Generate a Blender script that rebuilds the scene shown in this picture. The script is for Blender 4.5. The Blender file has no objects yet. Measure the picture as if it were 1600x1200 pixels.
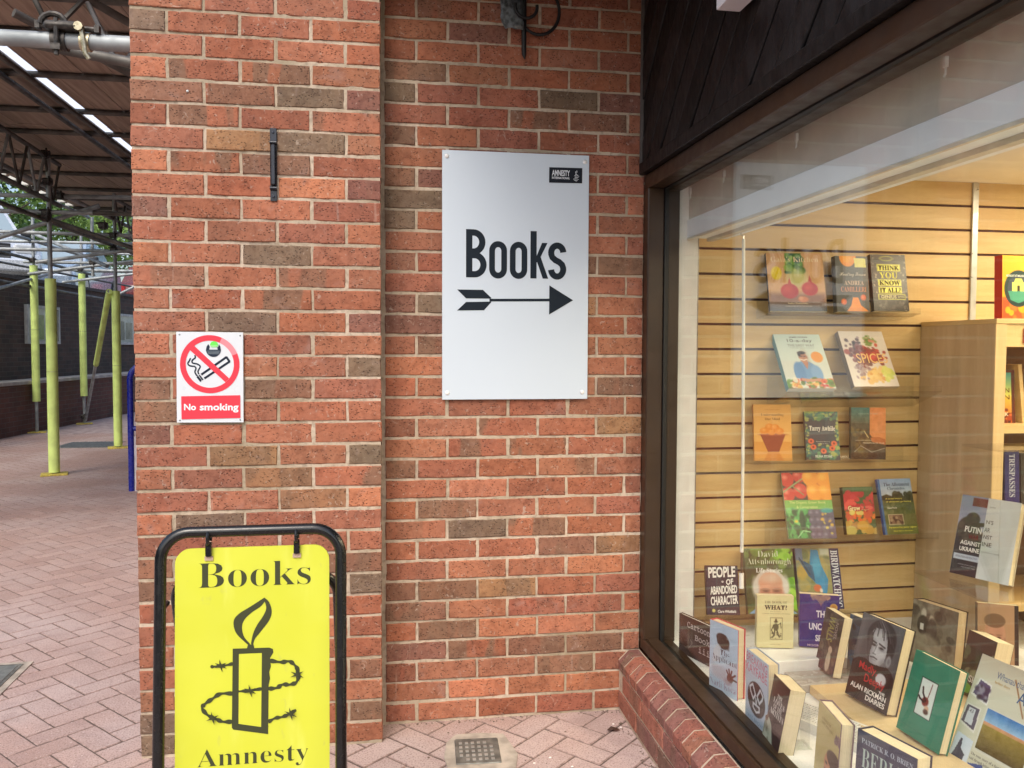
import bpy, math, random
import numpy as np
from mathutils import Matrix, Vector
rad = math.radians
scn = bpy.context.scene
C = scn.collection

# ------------------------------------------------------------------ camera
cam_d = bpy.data.cameras.new('camera'); cam = bpy.data.objects.new('camera', cam_d); C.objects.link(cam)
scn.camera = cam
cam_d.sensor_width = 36; cam_d.lens = 1296.37 * 36 / 1600; cam_d.clip_start = .05; cam_d.clip_end = 800
YAW, PIT, ROL = .1566, .0437, .0037
fw = Vector((math.sin(YAW)*math.cos(PIT), math.cos(YAW)*math.cos(PIT), -math.sin(PIT)))
r0 = Vector((math.cos(YAW), -math.sin(YAW), 0)); u0 = r0.cross(fw)
rr = r0*math.cos(ROL)+u0*math.sin(ROL); uu = -r0*math.sin(ROL)+u0*math.cos(ROL)
mw = Matrix((rr, uu, -fw)).transposed().to_4x4(); mw.translation = Vector((0, -3.0202, 1.385))
cam.matrix_world = mw
# ------------------------------------------------------------------ light
SUN_EL, SUN_AZ = 48, 205
world = bpy.data.worlds.new('World'); scn.world = world; world.use_nodes = True
wn = world.node_tree.nodes; wl = world.node_tree.links
sky = wn.new('ShaderNodeTexSky'); sky.sky_type = 'NISHITA'; sky.sun_disc = False
sky.sun_elevation = rad(SUN_EL); sky.sun_rotation = rad(SUN_AZ); sky.dust_density = 3.5; sky.air_density = 1.0
wl.new(sky.outputs[0], wn['Background'].inputs[0]); wn['Background'].inputs[1].default_value = .15
sd = bpy.data.lights.new('sun', 'SUN'); sd.energy = 1.05; sd.angle = rad(28); sd.color = (1, .95, .87)
sun = bpy.data.objects.new('sun', sd); C.objects.link(sun)
a, e = rad(SUN_AZ), rad(SUN_EL)
sdir = Vector((math.sin(a)*math.cos(e), math.cos(a)*math.cos(e), math.sin(e)))
sun.rotation_euler = sdir.to_track_quat('Z', 'Y').to_euler()
scn.cycles.transparent_max_bounces = 32
scn.view_settings.view_transform = 'Standard'; scn.view_settings.look = 'None'
scn.view_settings.exposure = 0.66; scn.view_settings.gamma = 1; scn.view_settings.use_curve_mapping = False

# ------------------------------------------------------------------ helpers
def s2l(c):
    return tuple(((v/255)/12.92 if v/255 <= .04045 else ((v/255+.055)/1.055)**2.4) for v in c[:3])
WM = {}
class MB:
    def __init__(s): s.v = []; s.f = []; s.m = []
    def add(s, vs, fs, m=0):
        n = len(s.v); s.v += [tuple(v) for v in vs]; s.f += [tuple(i+n for i in f) for f in fs]; s.m += [m]*len(fs); return s
    def box(s, a, b, m=0, rot=None, org=None, bev=0):
        x0, y0, z0 = a; x1, y1, z1 = b
        if bev:
            cs = []
            vs = []; q = bev
            def ring(z, i):
                return [(x0+i, y0+i, z), (x1-i, y0+i, z), (x1-i, y1-i, z), (x0+i, y1-i, z)]
            # chamfer of vertical and horizontal edges
            def oct_(z, i):
                return [(x0+q+i, y0+i, z), (x1-q-i, y0+i, z), (x1-i, y0+q+i, z), (x1-i, y1-q-i, z), (x1-q-i, y1-i, z), (x0+q+i, y1-i, z), (x0+i, y1-q-i, z), (x0+i, y0+q+i, z)]
            L = [oct_(z0, q*.7), oct_(z0+q, 0), oct_(z1-q, 0), oct_(z1, q*.7)]
            vs = [p for l in L for p in l]
            fs = [tuple(range(7, -1, -1)), tuple(range(24, 32))]
            for k in range(3):
                for i in range(8):
                    j = (i+1) % 8; fs.append((k*8+i, k*8+j, k*8+8+j, k*8+8+i))
        else:
            vs = [(x0,y0,z0),(x1,y0,z0),(x1,y1,z0),(x0,y1,z0),(x0,y0,z1),(x1,y0,z1),(x1,y1,z1),(x0,y1,z1)]
            fs = [(0,3,2,1),(4,5,6,7),(0,1,5,4),(1,2,6,5),(2,3,7,6),(3,0,4,7)]
        if rot is not None:
            o = Vector(org or ((x0+x1)/2, (y0+y1)/2, (z0+z1)/2))
            vs = [o + rot @ (Vector(v)-o) for v in vs]
        return s.add(vs, fs, m)
    def tube(s, pts, r, n=10, m=0, cap=True, closed=False):
        pts = [Vector(p) for p in pts]; N = len(pts); vs = []; fs = []
        rs = r if isinstance(r, (list, tuple)) else [r]*N
        prev = None
        for i, p in enumerate(pts):
            if closed: d = pts[(i+1) % N]-pts[i-1]
            else: d = (pts[min(i+1, N-1)]-pts[max(i-1, 0)])
            d.normalize()
            if prev is None:
                up = Vector((0, 0, 1)) if abs(d.z) < .9 else Vector((1, 0, 0))
                x = d.cross(up).normalized()
            else:
                x = (prev - d*prev.dot(d)).normalized()
            prev = x; y = d.cross(x)
            for k in range(n):
                t = 2*math.pi*k/n; vs.append(p + (x*math.cos(t)+y*math.sin(t))*rs[i])
        for i in range(N if closed else N-1):
            j = (i+1) % N
            for k in range(n):
                l = (k+1) % n; fs.append((i*n+k, i*n+l, j*n+l, j*n+k))
        if cap and not closed:
            fs.append(tuple(range(n-1, -1, -1))); fs.append(tuple((N-1)*n+k for k in range(n)))
        return s.add(vs, fs, m)
    def prism(s, poly, axis, a, b, m=0):
        # poly: 2D points, extruded along axis from a to b
        def P(p, t):
            return {0: (t, p[0], p[1]), 1: (p[0], t, p[1]), 2: (p[0], p[1], t)}[axis]
        n = len(poly); vs = [P(p, a) for p in poly]+[P(p, b) for p in poly]
        fs = [tuple(range(n-1, -1, -1)), tuple(range(n, 2*n))]+[(i, (i+1) % n, n+(i+1) % n, n+i) for i in range(n)]
        return s.add(vs, fs, m)
    def sphere(s, c, r, n=10, k=6, m=0):
        rx, ry, rz = (r, r, r) if not isinstance(r, tuple) else r
        vs = [(c[0], c[1], c[2]-rz)]; fs = []
        for i in range(1, k):
            t = -math.pi/2+math.pi*i/k
            for j in range(n):
                p = 2*math.pi*j/n; vs.append((c[0]+rx*math.cos(t)*math.cos(p), c[1]+ry*math.cos(t)*math.sin(p), c[2]+rz*math.sin(t)))
        vs.append((c[0], c[1], c[2]+rz)); L = len(vs)-1
        for j in range(n):
            fs.append((0, 1+(j+1) % n, 1+j)); fs.append((L, L-n+j, L-n+(j+1) % n))
        for i in range(k-2):
            for j in range(n):
                a_ = 1+i*n+j; b_ = 1+i*n+(j+1) % n; fs.append((a_, b_, b_+n, a_+n))
        return s.add(vs, fs, m)
    def mesh(s, name, mats, inv=None, smooth=False):
        me = bpy.data.meshes.new(name)
        vs = [inv @ Vector(v) for v in s.v] if inv is not None else s.v
        me.from_pydata([tuple(v) for v in vs], [], s.f)
        for mm in (mats if isinstance(mats, (list, tuple)) else [mats]): me.materials.append(mm)
        if isinstance(mats, (list, tuple)) and len(mats) > 1: me.polygons.foreach_set('material_index', s.m)
        if smooth: smooth_by_angle(me)
        return me
    def build(s, name, mats, parent=None, smooth=False, kind=None, label=None, local=False):
        inv = None
        if parent is not None and not local and parent.name in WM: inv = WM[parent.name].inverted()
        me = s.mesh(name, mats, inv, smooth)
        return link(name, me, parent, kind, label)
def smooth_by_angle(me, ang=.7):
    me.polygons.foreach_set('use_smooth', [True]*len(me.polygons))
    try: me.set_sharp_from_angle(angle=ang)
    except Exception: pass
def link(name, me, parent=None, kind=None, label=None):
    o = bpy.data.objects.new(name, me); C.objects.link(o)
    if parent is not None:
        o.parent = parent; WM[o.name] = WM.get(parent.name, Matrix())
    if kind: o['kind'] = kind
    if label: o['label'] = label
    return o
def thing(name, label, cat, loc=(0, 0, 0), mat=None, group=None):
    o = bpy.data.objects.new(name, None); C.objects.link(o); o.empty_display_size = .1
    M_ = mat if mat is not None else Matrix.Translation(Vector(loc))
    o.matrix_world = M_; WM[o.name] = M_.copy()
    o['label'] = label; o['category'] = cat
    if group: o['group'] = group
    return o
def tag(o, label, cat, group=None):
    o['label'] = label; o['category'] = cat
    if group: o['group'] = group
    return o

def newmat(name):
    m = bpy.data.materials.new(name); m.use_nodes = True
    nt = m.node_tree; return m, nt, nt.nodes, nt.links, nt.nodes['Principled BSDF']
def mix(nt, fac, a, b, mode='MIX'):
    n = nt.nodes.new('ShaderNodeMix'); n.data_type = 'RGBA'; n.blend_type = mode
    for k, v in ((0, fac), (6, a), (7, b)):
        if isinstance(v, (int, float)): n.inputs[k].default_value = v
        elif isinstance(v, tuple): n.inputs[k].default_value = (*v[:3], 1)
        else: nt.links.new(v, n.inputs[k])
    return n.outputs[2]
def rng(nt, v, a, b, c=0, d=1):
    n = nt.nodes.new('ShaderNodeMapRange'); n.inputs[1].default_value = a; n.inputs[2].default_value = b
    n.inputs[3].default_value = c; n.inputs[4].default_value = d; n.interpolation_type = 'SMOOTHSTEP'
    nt.links.new(v, n.inputs[0]); return n.outputs[0]
def math_(nt, op, a, b=0.0):
    n = nt.nodes.new('ShaderNodeMath'); n.operation = op
    for k, v in ((0, a), (1, b)):
        if isinstance(v, (int, float)): n.inputs[k].default_value = v
        else: nt.links.new(v, n.inputs[k])
    return n.outputs[0]
def noise(nt, scale, vec=None, detail=3, dist=0):
    n = nt.nodes.new('ShaderNodeTexNoise'); n.inputs['Scale'].default_value = scale; n.inputs['Detail'].default_value = detail
    n.inputs['Distortion'].default_value = dist
    if vec is not None: nt.links.new(vec, n.inputs['Vector'])
    return n.outputs['Fac']
def pos(nt, sc=None):
    g = nt.nodes.new('ShaderNodeNewGeometry')
    if sc is None: return g.outputs['Position']
    m = nt.nodes.new('ShaderNodeMapping'); m.inputs['Scale'].default_value = sc
    nt.links.new(g.outputs['Position'], m.inputs['Vector']); return m.outputs[0]
def bump(nt, b, h, strength, dist, prev=None):
    n = nt.nodes.new('ShaderNodeBump'); n.inputs['Strength'].default_value = strength; n.inputs['Distance'].default_value = dist
    nt.links.new(h, n.inputs['Height'])
    if prev is not None: nt.links.new(prev, n.inputs['Normal'])
    nt.links.new(n.outputs[0], b.inputs['Normal']); return n.outputs[0]
_mc = {}
def M(name, rgb, rough=.5, metal=0, var=.15, vs=12, bmp=0, bs=60, spec=.5, stretch=None, coat=0):
    if name in _mc: return _mc[name]
    m, nt, N, L, b = newmat(name)
    p = pos(nt, stretch)
    if var:
        f = noise(nt, vs, p, 5)
        d = tuple(c*(1-var) for c in rgb); u = tuple(min(1, c*(1+var)) for c in rgb)
        L.new(mix(nt, rng(nt, f, .3, .7), d, u), b.inputs['Base Color'])
        L.new(rng(nt, noise(nt, vs*2.3, p, 4), .3, .7, max(0, rough-.08), min(1, rough+.08)), b.inputs['Roughness'])
    else:
        b.inputs['Base Color'].default_value = (*rgb, 1); b.inputs['Roughness'].default_value = rough
    b.inputs['Metallic'].default_value = metal; b.inputs['Specular IOR Level'].default_value = spec
    b.inputs['Coat Weight'].default_value = coat
    if bmp: bump(nt, b, noise(nt, bs, p, 4), bmp, .002)
    _mc[name] = m; return m

def brick_material():
    m, nt, N, L, b = newmat('brick')
    oi = N.new('ShaderNodeObjectInfo'); P = pos(nt)
    off = N.new('ShaderNodeVectorMath'); off.operation = 'MULTIPLY_ADD'
    L.new(P, off.inputs[0]); off.inputs[1].default_value = (1, 1, 1)
    sc = N.new('ShaderNodeVectorMath'); sc.operation = 'SCALE'; cmb = N.new('ShaderNodeCombineXYZ')
    for i in range(3): L.new(oi.outputs['Random'], cmb.inputs[i])
    L.new(cmb.outputs[0], sc.inputs[0]); sc.inputs['Scale'].default_value = 40
    L.new(sc.outputs[0], off.inputs[2]); Q = off.outputs[0]
    base = oi.outputs['Color']
    # kiss marks: part of the brick fired grey-brown
    mq = N.new('ShaderNodeMapping'); mq.inputs['Scale'].default_value = (1, 1, .22); L.new(Q, mq.inputs['Vector'])
    pm = rng(nt, noise(nt, 7, mq.outputs[0], 3, .4), .47, .52); pm = math_(nt, 'MULTIPLY', pm, oi.outputs['Alpha'])
    c = mix(nt, math_(nt, 'MULTIPLY', pm, .72), base, (.185, .122, .084))
    lg = noise(nt, 16, Q, 4); c = mix(nt, rng(nt, lg, .3, .75, 0, .55), c, mix(nt, 1.0, c, (1.35, 1.25, 1.15), 'MULTIPLY'))
    c = mix(nt, rng(nt, noise(nt, 80, Q, 4, .6), .48, .66, 0, .5), c, mix(nt, 1.0, c, (.70, .62, .60), 'MULTIPLY'))
    c = mix(nt, rng(nt, noise(nt, 28, Q, 5, .6), .45, .72, 0, .6), c, mix(nt, 1.0, c, (.62, .56, .55), 'MULTIPLY'))
    # blueish bloom & lime smear
    c = mix(nt, rng(nt, noise(nt, 11, Q, 5, 1), .60, .78, 0, .35), c, (.32, .24, .22))
    c = mix(nt, rng(nt, noise(nt, 42, P, 6, 2), .60, .74, 0, .5), c, (.50, .42, .35))
    # vertical lime runs
    c = mix(nt, rng(nt, noise(nt, 20, pos(nt, (1.6, 1.6, .10)), 3), .68, .78, 0, .30), c, (.52, .43, .36))
    c = mix(nt, rng(nt, noise(nt, 2.6, pos(nt, (1.4, 1.4, .5)), 5, .8), .50, .72, 0, .42), c, mix(nt, 1.0, c, (.62, .58, .56), 'MULTIPLY'))
    # pits
    vo = N.new('ShaderNodeTexVoronoi'); vo.inputs['Scale'].default_value = 120; vo.inputs['Randomness'].default_value = 1
    mp = N.new('ShaderNodeMapping'); mp.inputs['Scale'].default_value = (.8, .8, 1.3); mp.inputs['Rotation'].default_value = (0, .5, 0)
    L.new(Q, mp.inputs['Vector']); L.new(mp.outputs[0], vo.inputs['Vector'])
    pit = rng(nt, vo.outputs['Distance'], .14, .36, 1, 0)
    pit = math_(nt, 'MULTIPLY', pit, rng(nt, noise(nt, 30, Q, 2), .40, .52))
    c = mix(nt, math_(nt, 'MULTIPLY', pit, .68), c, (.022, .014, .012))
    L.new(c, b.inputs['Base Color']); b.inputs['Roughness'].default_value = .88; b.inputs['Specular IOR Level'].default_value = .25
    n1 = bump(nt, b, noise(nt, 120, Q, 5), .55, .0025)
    n2 = bump(nt, b, noise(nt, 34, Q, 3), .45, .005, n1)
    bump(nt, b, math_(nt, 'SUBTRACT', 1.0, pit), .7, .003, n2)
    return m
BRICK = brick_material()
def mortar_material():
    m, nt, N, L, b = newmat('mortar'); P = pos(nt)
    c = mix(nt, rng(nt, noise(nt, 4, P, 4), .3, .7), (.42, .345, .255), (.58, .485, .385))
    c = mix(nt, rng(nt, noise(nt, 60, P, 5), .45, .7, 0, .5), c, (.24, .19, .145))
    # lower courses and the far left of the pillar are greener and dirtier
    c = mix(nt, rng(nt, noise(nt, 2.2, pos(nt, (1, 1, .6)), 3), .52, .66, 0, .55), c, (.25, .205, .13))
    L.new(c, b.inputs['Base Color']); b.inputs['Roughness'].default_value = .95; b.inputs['Specular IOR Level'].default_value = .1
    n1 = bump(nt, b, noise(nt, 150, P, 4), .6, .002); bump(nt, b, noise(nt, 30, P, 3), .5, .006, n1)
    return m
MORTAR = mortar_material()
def paver_material():
    m, nt, N, L, b = newmat('block_paver')
    oi = N.new('ShaderNodeObjectInfo'); P = pos(nt)
    c = mix(nt, oi.outputs['Random'], (.40, .27, .235), (.50, .355, .315))
    c = mix(nt, rng(nt, noise(nt, 1.3, P, 4), .35, .7, 0, .7), c, (.56, .47, .455))
    c = mix(nt, rng(nt, noise(nt, 9, P, 5, .8), .45, .75, 0, .5), c, (.37, .27, .255))
    c = mix(nt, rng(nt, noise(nt, 170, P, 3), .50, .66, 0, .6), c, (.17, .11, .10))
    c = mix(nt, rng(nt, noise(nt, 110, P, 3), .63, .70, 0, .8), c, (.66, .58, .55))
    vg = N.new('ShaderNodeTexVoronoi'); vg.inputs['Scale'].default_value = 3.2; L.new(P, vg.inputs['Vector'])
    c = mix(nt, rng(nt, math_(nt, 'ADD', vg.outputs['Distance'], math_(nt, 'MULTIPLY', noise(nt, 40, P, 3), .03)), .055, .085, .45, 0), c, (.17, .14, .13))
    c = mix(nt, rng(nt, noise(nt, 1.9, P, 5, 1.2), .56, .74, 0, .38), c, (.31, .24, .22))
    L.new(c, b.inputs['Base Color']); b.inputs['Roughness'].default_value = .85; b.inputs['Specular IOR Level'].default_value = .2
    n1 = bump(nt, b, noise(nt, 160, P, 4), .5, .002); bump(nt, b, noise(nt, 12, P, 3), .3, .006, n1)
    return m
PAVER = paver_material()
def brick_texture_material(name, c1, c2, mort, row, scale=1.0, plane='YZ', lo=.3):
    m, nt, N, L, b = newmat(name)
    g = N.new('ShaderNodeNewGeometry'); sp = N.new('ShaderNodeSeparateXYZ'); cb = N.new('ShaderNodeCombineXYZ')
    L.new(g.outputs['Position'], sp.inputs[0]); ax = {'X': 0, 'Y': 1, 'Z': 2}
    L.new(sp.outputs[ax[plane[0]]], cb.inputs[0]); L.new(sp.outputs[ax[plane[1]]], cb.inputs[1])
    t = N.new('ShaderNodeTexBrick'); L.new(cb.outputs[0], t.inputs[0]); t.inputs['Scale'].default_value = 1
    t.inputs['Brick Width'].default_value = row*3; t.inputs['Row Height'].default_value = row
    t.inputs['Mortar Size'].default_value = row*.07; t.inputs['Color1'].default_value = (*c1, 1); t.inputs['Color2'].default_value = (*c2, 1)
    t.inputs['Mortar'].default_value = (*mort, 1); t.inputs['Bias'].default_value = 0
    c = mix(nt, rng(nt, noise(nt, 3, g.outputs['Position'], 4), .35, .7, 0, .5), t.outputs[0], mix(nt, 1.0, t.outputs[0], (.5, .5, .5), 'MULTIPLY'))
    L.new(c, b.inputs['Base Color']); b.inputs['Roughness'].default_value = .9
    bump(nt, b, math_(nt, 'SUBTRACT', 1.0, t.outputs['Fac']), .8, .006)
    return m

# ------------------------------------------------------------------ text
MAP = {'ser': (0x1D400, 0x1D41A), 'it': (0x1D434, 0x1D44E), 'bi': (0x1D468, 0x1D482), 'scr': (0x1D4D0, 0x1D4EA),
       'sb': (0x1D5D4, 0x1D5EE), 'sans': (0x1D5A0, 0x1D5BA), 'mono': (0x1D670, 0x1D68A)}
_tc = {}
def txt(s, st='sb', thin=0):
    """flat glyph outlines of a line of lettering, scaled into the unit box; y up"""
    if st in ('it', 'bi'): st = 'ser'
    if st in ('sb', 'sans'): thin = thin+(.022 if st == 'sb' else 0); st = None      # the plain face, emboldened
    k = (s, st, round(thin, 3))
    if k in _tc: return _tc[k]
    b = MAP.get(st)
    body = ''.join(chr(b[0]+ord(c)-65) if b and 'A' <= c <= 'Z' else chr(b[1]+ord(c)-97) if b and 'a' <= c <= 'z' else c for c in s)
    cu = bpy.data.curves.new('t', 'FONT'); cu.body = body; cu.resolution_u = 3; cu.offset = thin; cu.fill_mode = 'FRONT'
    o = bpy.data.objects.new('t', cu); s2 = bpy.data.scenes.new('type_bench'); s2.collection.objects.link(o); vl = s2.view_layers[0]; vl.update()
    ev = o.evaluated_get(vl.depsgraph); me = ev.to_mesh(); n = len(me.vertices); co = np.zeros(n*3); me.vertices.foreach_get('co', co); co = co.reshape(-1, 3)[:, :2]
    fs = [tuple(p.vertices) for p in me.polygons]; ev.to_mesh_clear(); bpy.data.scenes.remove(s2); bpy.data.objects.remove(o); bpy.data.curves.remove(cu)
    lo, hi = co.min(0), co.max(0); _tc[k] = ((co-lo)/np.maximum(hi-lo, 1e-6), fs, 1); return _tc[k]
INK = {}
def ink(rgb, rough=.5):
    k = (tuple(rgb), rough)
    if k not in INK:
        m, nt, N, L, b = newmat('print_ink'); b.inputs['Base Color'].default_value = (*s2l(rgb), 1); b.inputs['Roughness'].default_value = rough; b.inputs['Specular IOR Level'].default_value = .25
        INK[k] = m
    return INK[k]

# flat print: shapes placed on a local plane, every shape a hair above the one below
class Print:
    def __init__(s, org, ux, uy, un, step=.00006, z0=.0004):
        s.mb = MB(); s.mats = []; s.o, s.x, s.y, s.n = Vector(org), Vector(ux), Vector(uy), Vector(un); s.z = z0; s.st = step
    def mi(s, col):
        m = ink(col)
        if m not in s.mats: s.mats.append(m)
        return s.mats.index(m)
    def put(s, pts, fs, col, lift=True):
        if lift: s.z += s.st
        s.mb.add([s.o+s.x*p[0]+s.y*p[1]+s.n*s.z for p in pts], fs, s.mi(col))
    def poly(s, pts, col):
        # triangulate via mathutils for concave outlines
        from mathutils.geometry import tessellate_polygon
        t = tessellate_polygon([[Vector((p[0], p[1], 0)) for p in pts]])
        out = []
        for f in t:
            a, b, c = (pts[i] for i in f)
            cr = (b[0]-a[0])*(c[1]-a[1])-(b[1]-a[1])*(c[0]-a[0])
            out.append(tuple(f) if cr > 0 else tuple(reversed(f)))
        s.put(pts, out, col)
    def rect(s, x0, y0, x1, y1, col): s.put([(x0, y0), (x1, y0), (x1, y1), (x0, y1)], [(0, 1, 2, 3)], col)
    def ell(s, cx, cy, rx, ry, col, n=40, a0=0, a1=2*math.pi):
        s.put([(cx+rx*math.cos(a0+(a1-a0)*i/n), cy+ry*math.sin(a0+(a1-a0)*i/n)) for i in range(n)], [tuple(range(n))], col)
    def ring(s, cx, cy, r0, r1, col, n=56, a0=0, a1=2*math.pi, sy=1):
        vs = []; fs = []
        for i in range(n+1):
            t = a0+(a1-a0)*i/n
            vs += [(cx+r0*math.cos(t), cy+sy*r0*math.sin(t)), (cx+r1*math.cos(t), cy+sy*r1*math.sin(t))]
        for i in range(n): fs.append((2*i, 2*i+1, 2*i+3, 2*i+2))
        s.put(vs, fs, col)
    def ribbon(s, pts, w, col):
        ws = w if isinstance(w, (list, tuple)) else [w]*len(pts); vs = []; n = len(pts)
        for i, p in enumerate(pts):
            a, b = pts[max(0, i-1)], pts[min(n-1, i+1)]; dx, dy = b[0]-a[0], b[1]-a[1]; l = math.hypot(dx, dy) or 1
            vs += [(p[0]-dy/l*ws[i]/2, p[1]+dx/l*ws[i]/2), (p[0]+dy/l*ws[i]/2, p[1]-dx/l*ws[i]/2)]
        s.put(vs, [(2*i, 2*i+1, 2*i+3, 2*i+2) for i in range(n-1)], col)
    def text(s, t, st, x0, y0, x1, y1, col, thin=0, rot=None):
        co, fs, asp = txt(t, st, thin)
        if rot == 'down': pts = [(x0+(1-(1-c[1]))*(x1-x0), y1-c[0]*(y1-y0)) for c in co]
        else: pts = [(x0+c[0]*(x1-x0), y0+c[1]*(y1-y0)) for c in co]
        s.put(pts, fs, col)
    def build(s, name, parent):
        return s.mb.build(name, s.mats, parent)

def bez(pts, n=10):
    """Catmull-Rom through pts"""
    P = [pts[0]]+list(pts)+[pts[-1]]; out = []
    for i in range(1, len(P)-2):
        for k in range(n):
            t = k/n; a, b, c, d = (np.array(P[i+j]) for j in (-1, 0, 1, 2))
            out.append(tuple(.5*((2*b)+(c-a)*t+(2*a-5*b+4*c-d)*t*t+(3*b-a-3*c+d)*t**3)))
    out.append(tuple(pts[-1])); return out

# ------------------------------------------------------------------ ground: herringbone block paving
random.seed(3); np.random.seed(3)
def view_px(p):
    d = Vector(p)-Vector((0, -3.0202, 1.385)); w = d.dot(fw)
    if w < .05: return None
    return (800+1296.37*d.dot(rr)/w, 600-1296.37*d.dot(uu)/w, w)
pavement = MB().add([(-7.5, -7, -.0026), (1.3, -7, -.0026), (1.3, 24, -.0026), (-7.5, 24, -.0026)], [(0, 1, 2, 3)]).build(
    'pavement', M('joint_sand', (.12, .088, .075), .95, var=.3, vs=30, bmp=.5, bs=200), kind='structure')
def earth():
    m, nt, N, L, b = newmat('tarmac_ground'); P = pos(nt)
    L.new(mix(nt, rng(nt, noise(nt, .4, P, 5), .35, .65), (.10, .095, .085), (.15, .14, .125)), b.inputs['Base Color'])
    b.inputs['Roughness'].default_value = .9; return m
MB().add([(-300, -300, -.05), (300, -300, -.05), (300, 400, -.05), (-300, 400, -.05)], [(0, 1, 2, 3)]).build('ground', earth(), kind='structure')
pv = []
A_ = .1; TH = rad(43.0); ct, st_ = math.cos(TH), math.sin(TH); OX, OY = .51, -.18
PAVEDGE = M('paver_edge_dirt', (.32, .225, .20), .95, var=.3, vs=60)
def paver_meshes():
    out = []
    for k in range(4):
        b = MB(); g = .0024; x0, x1, y0, y1 = -.1+g, .1-g, -.05+g, .05-g; q = .0034
        j = lambda: random.uniform(-.0009, .0009)
        top = [(x0+q+j(), y0+q+j(), j()*.6), (x1-q+j(), y0+q+j(), j()*.6), (x1-q+j(), y1-q+j(), j()*.6), (x0+q+j(), y1-q+j(), j()*.6)]
        mid = [(x0+j(), y0+j(), -.0022), (x1+j(), y0+j(), -.0022), (x1+j(), y1+j(), -.0022), (x0+j(), y1+j(), -.0022)]
        bot = [(x, y, -.012) for x, y, z in mid]
        b.add(bot+mid+top, [(8, 9, 10, 11)]+[(a, (a+1) % 4, 4+(a+1) % 4, 4+a) for a in range(4)]+[(4+a, 4+(a+1) % 4, 8+(a+1) % 4, 8+a) for a in range(4)]); b.m = [0]+[1]*8
        out.append((b, b.mesh('paver', [PAVER, PAVEDGE])))
    return out
PM = paver_meshes()
cells = []
for m_ in range(-260, 260):
    for n_ in range(-130, 130):
        for kind in (0, 1):
            hx, hy = m_-2*n_, m_+2*n_
            if kind == 0: cx, cy, an = hx+1, hy+.5, 0
            else: cx, cy, an = hx+3.5, hy+1, math.pi/2
            cx *= A_; cy *= A_
            x = OX+ct*cx-st_*cy; y = OY+st_*cx+ct*cy
            if -6.3 < x < 1.05 and -4.2 < y < 12.5:
                cells.append((x, y, an+TH))
def blocked(x, y):
    if x > 1.05 or (y > .16 and x > -.66): return True
    return False
vis = []; rest = []
for (x, y, an) in cells:
    if blocked(x, y): continue
    p = view_px((x, y, 0))
    hidden = y > -.1 and x > -.8*(y+3.02)/2.885+.03
    if p and -30 < p[0] < 1630 and 600 < p[1] < 1240 and not hidden and y < .2+99 and not (x > .90): vis.append((p[2], x, y, an))
    else: rest.append((x, y, an))
vis.sort(); rest += [v[1:] for v in vis[290:]]; vis = vis[:290]
for i, (w, x, y, an) in enumerate(vis):
    o = bpy.data.objects.new('paver', PM[i % 4][1]); C.objects.link(o); o.parent = pavement
    o.location = (x, y, random.uniform(-.0006, .0008)); o.rotation_euler = (random.uniform(-.004, .004), random.uniform(-.004, .004), an+math.pi*(i % 2)+random.uniform(-.006, .006))
vb = []; fb = []
base = np.array(PM[0][0].v); bf = PM[0][0].f
for (x, y, an) in rest:
    if y > 11: continue
    c_, s_ = math.cos(an), math.sin(an); n0 = len(vb)
    dz = random.uniform(-.0006, .0008)
    vb += [(x+c_*p[0]-s_*p[1], y+s_*p[0]+c_*p[1], p[2]+dz) for p in base]; fb += [tuple(i+n0 for i in f) for f in bf]
MBx = MB(); MBx.v = vb; MBx.f = fb; MBx.m = ([0]+[1]*8)*(len(fb)//9)
MBx.build('farther_pavers', [PAVER, PAVEDGE], pavement, kind='stuff')
# gully cover in its concrete collar
CONC = M('concrete', (.42, .37, .31), .9, var=.25, vs=14, bmp=.6, bs=90)
IRON = M('cast_iron', (.21, .21, .19), .6, metal=.5, var=.3, vs=30, bmp=.5, bs=120)
t = thing('gully_cover', 'small square cast iron gully cover in rough concrete below the recessed wall', 'drain cover', (.322, -.253, 0), mat=Matrix.Translation((.322, -.253, 0)) @ Matrix.Rotation(rad(-3), 4, 'Z'))
b = MB(); random.seed(8)
outer = [(-.10, -.13), (-.04, -.15), (.06, -.145), (.12, -.12), (.135, -.03), (.115, .06), (.10, .12), (.02, .135), (-.07, .13), (-.105, .07), (-.115, -.03)]
b.prism(outer, 2, -.02, .0045); b.build('concrete_collar', CONC, t, local=True)
b = MB(); b.box((-.076, -.088, -.01), (.076, .088, .008), bev=.003); b.build('cover_plate', IRON, t, local=True)
b = MB()
for i in range(6):
    for j in range(5):
        if (i, j) in ((0, 0), (5, 4)): continue
        b.box((-.062+i*.021, -.07+j*.029, .008), (-.051+i*.021, -.058+j*.029, .0105))
b.build('raised_studs', M('worn_stud_iron', (.44, .43, .40), .5, metal=.4), t, kind='stuff', local=True)
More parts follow.
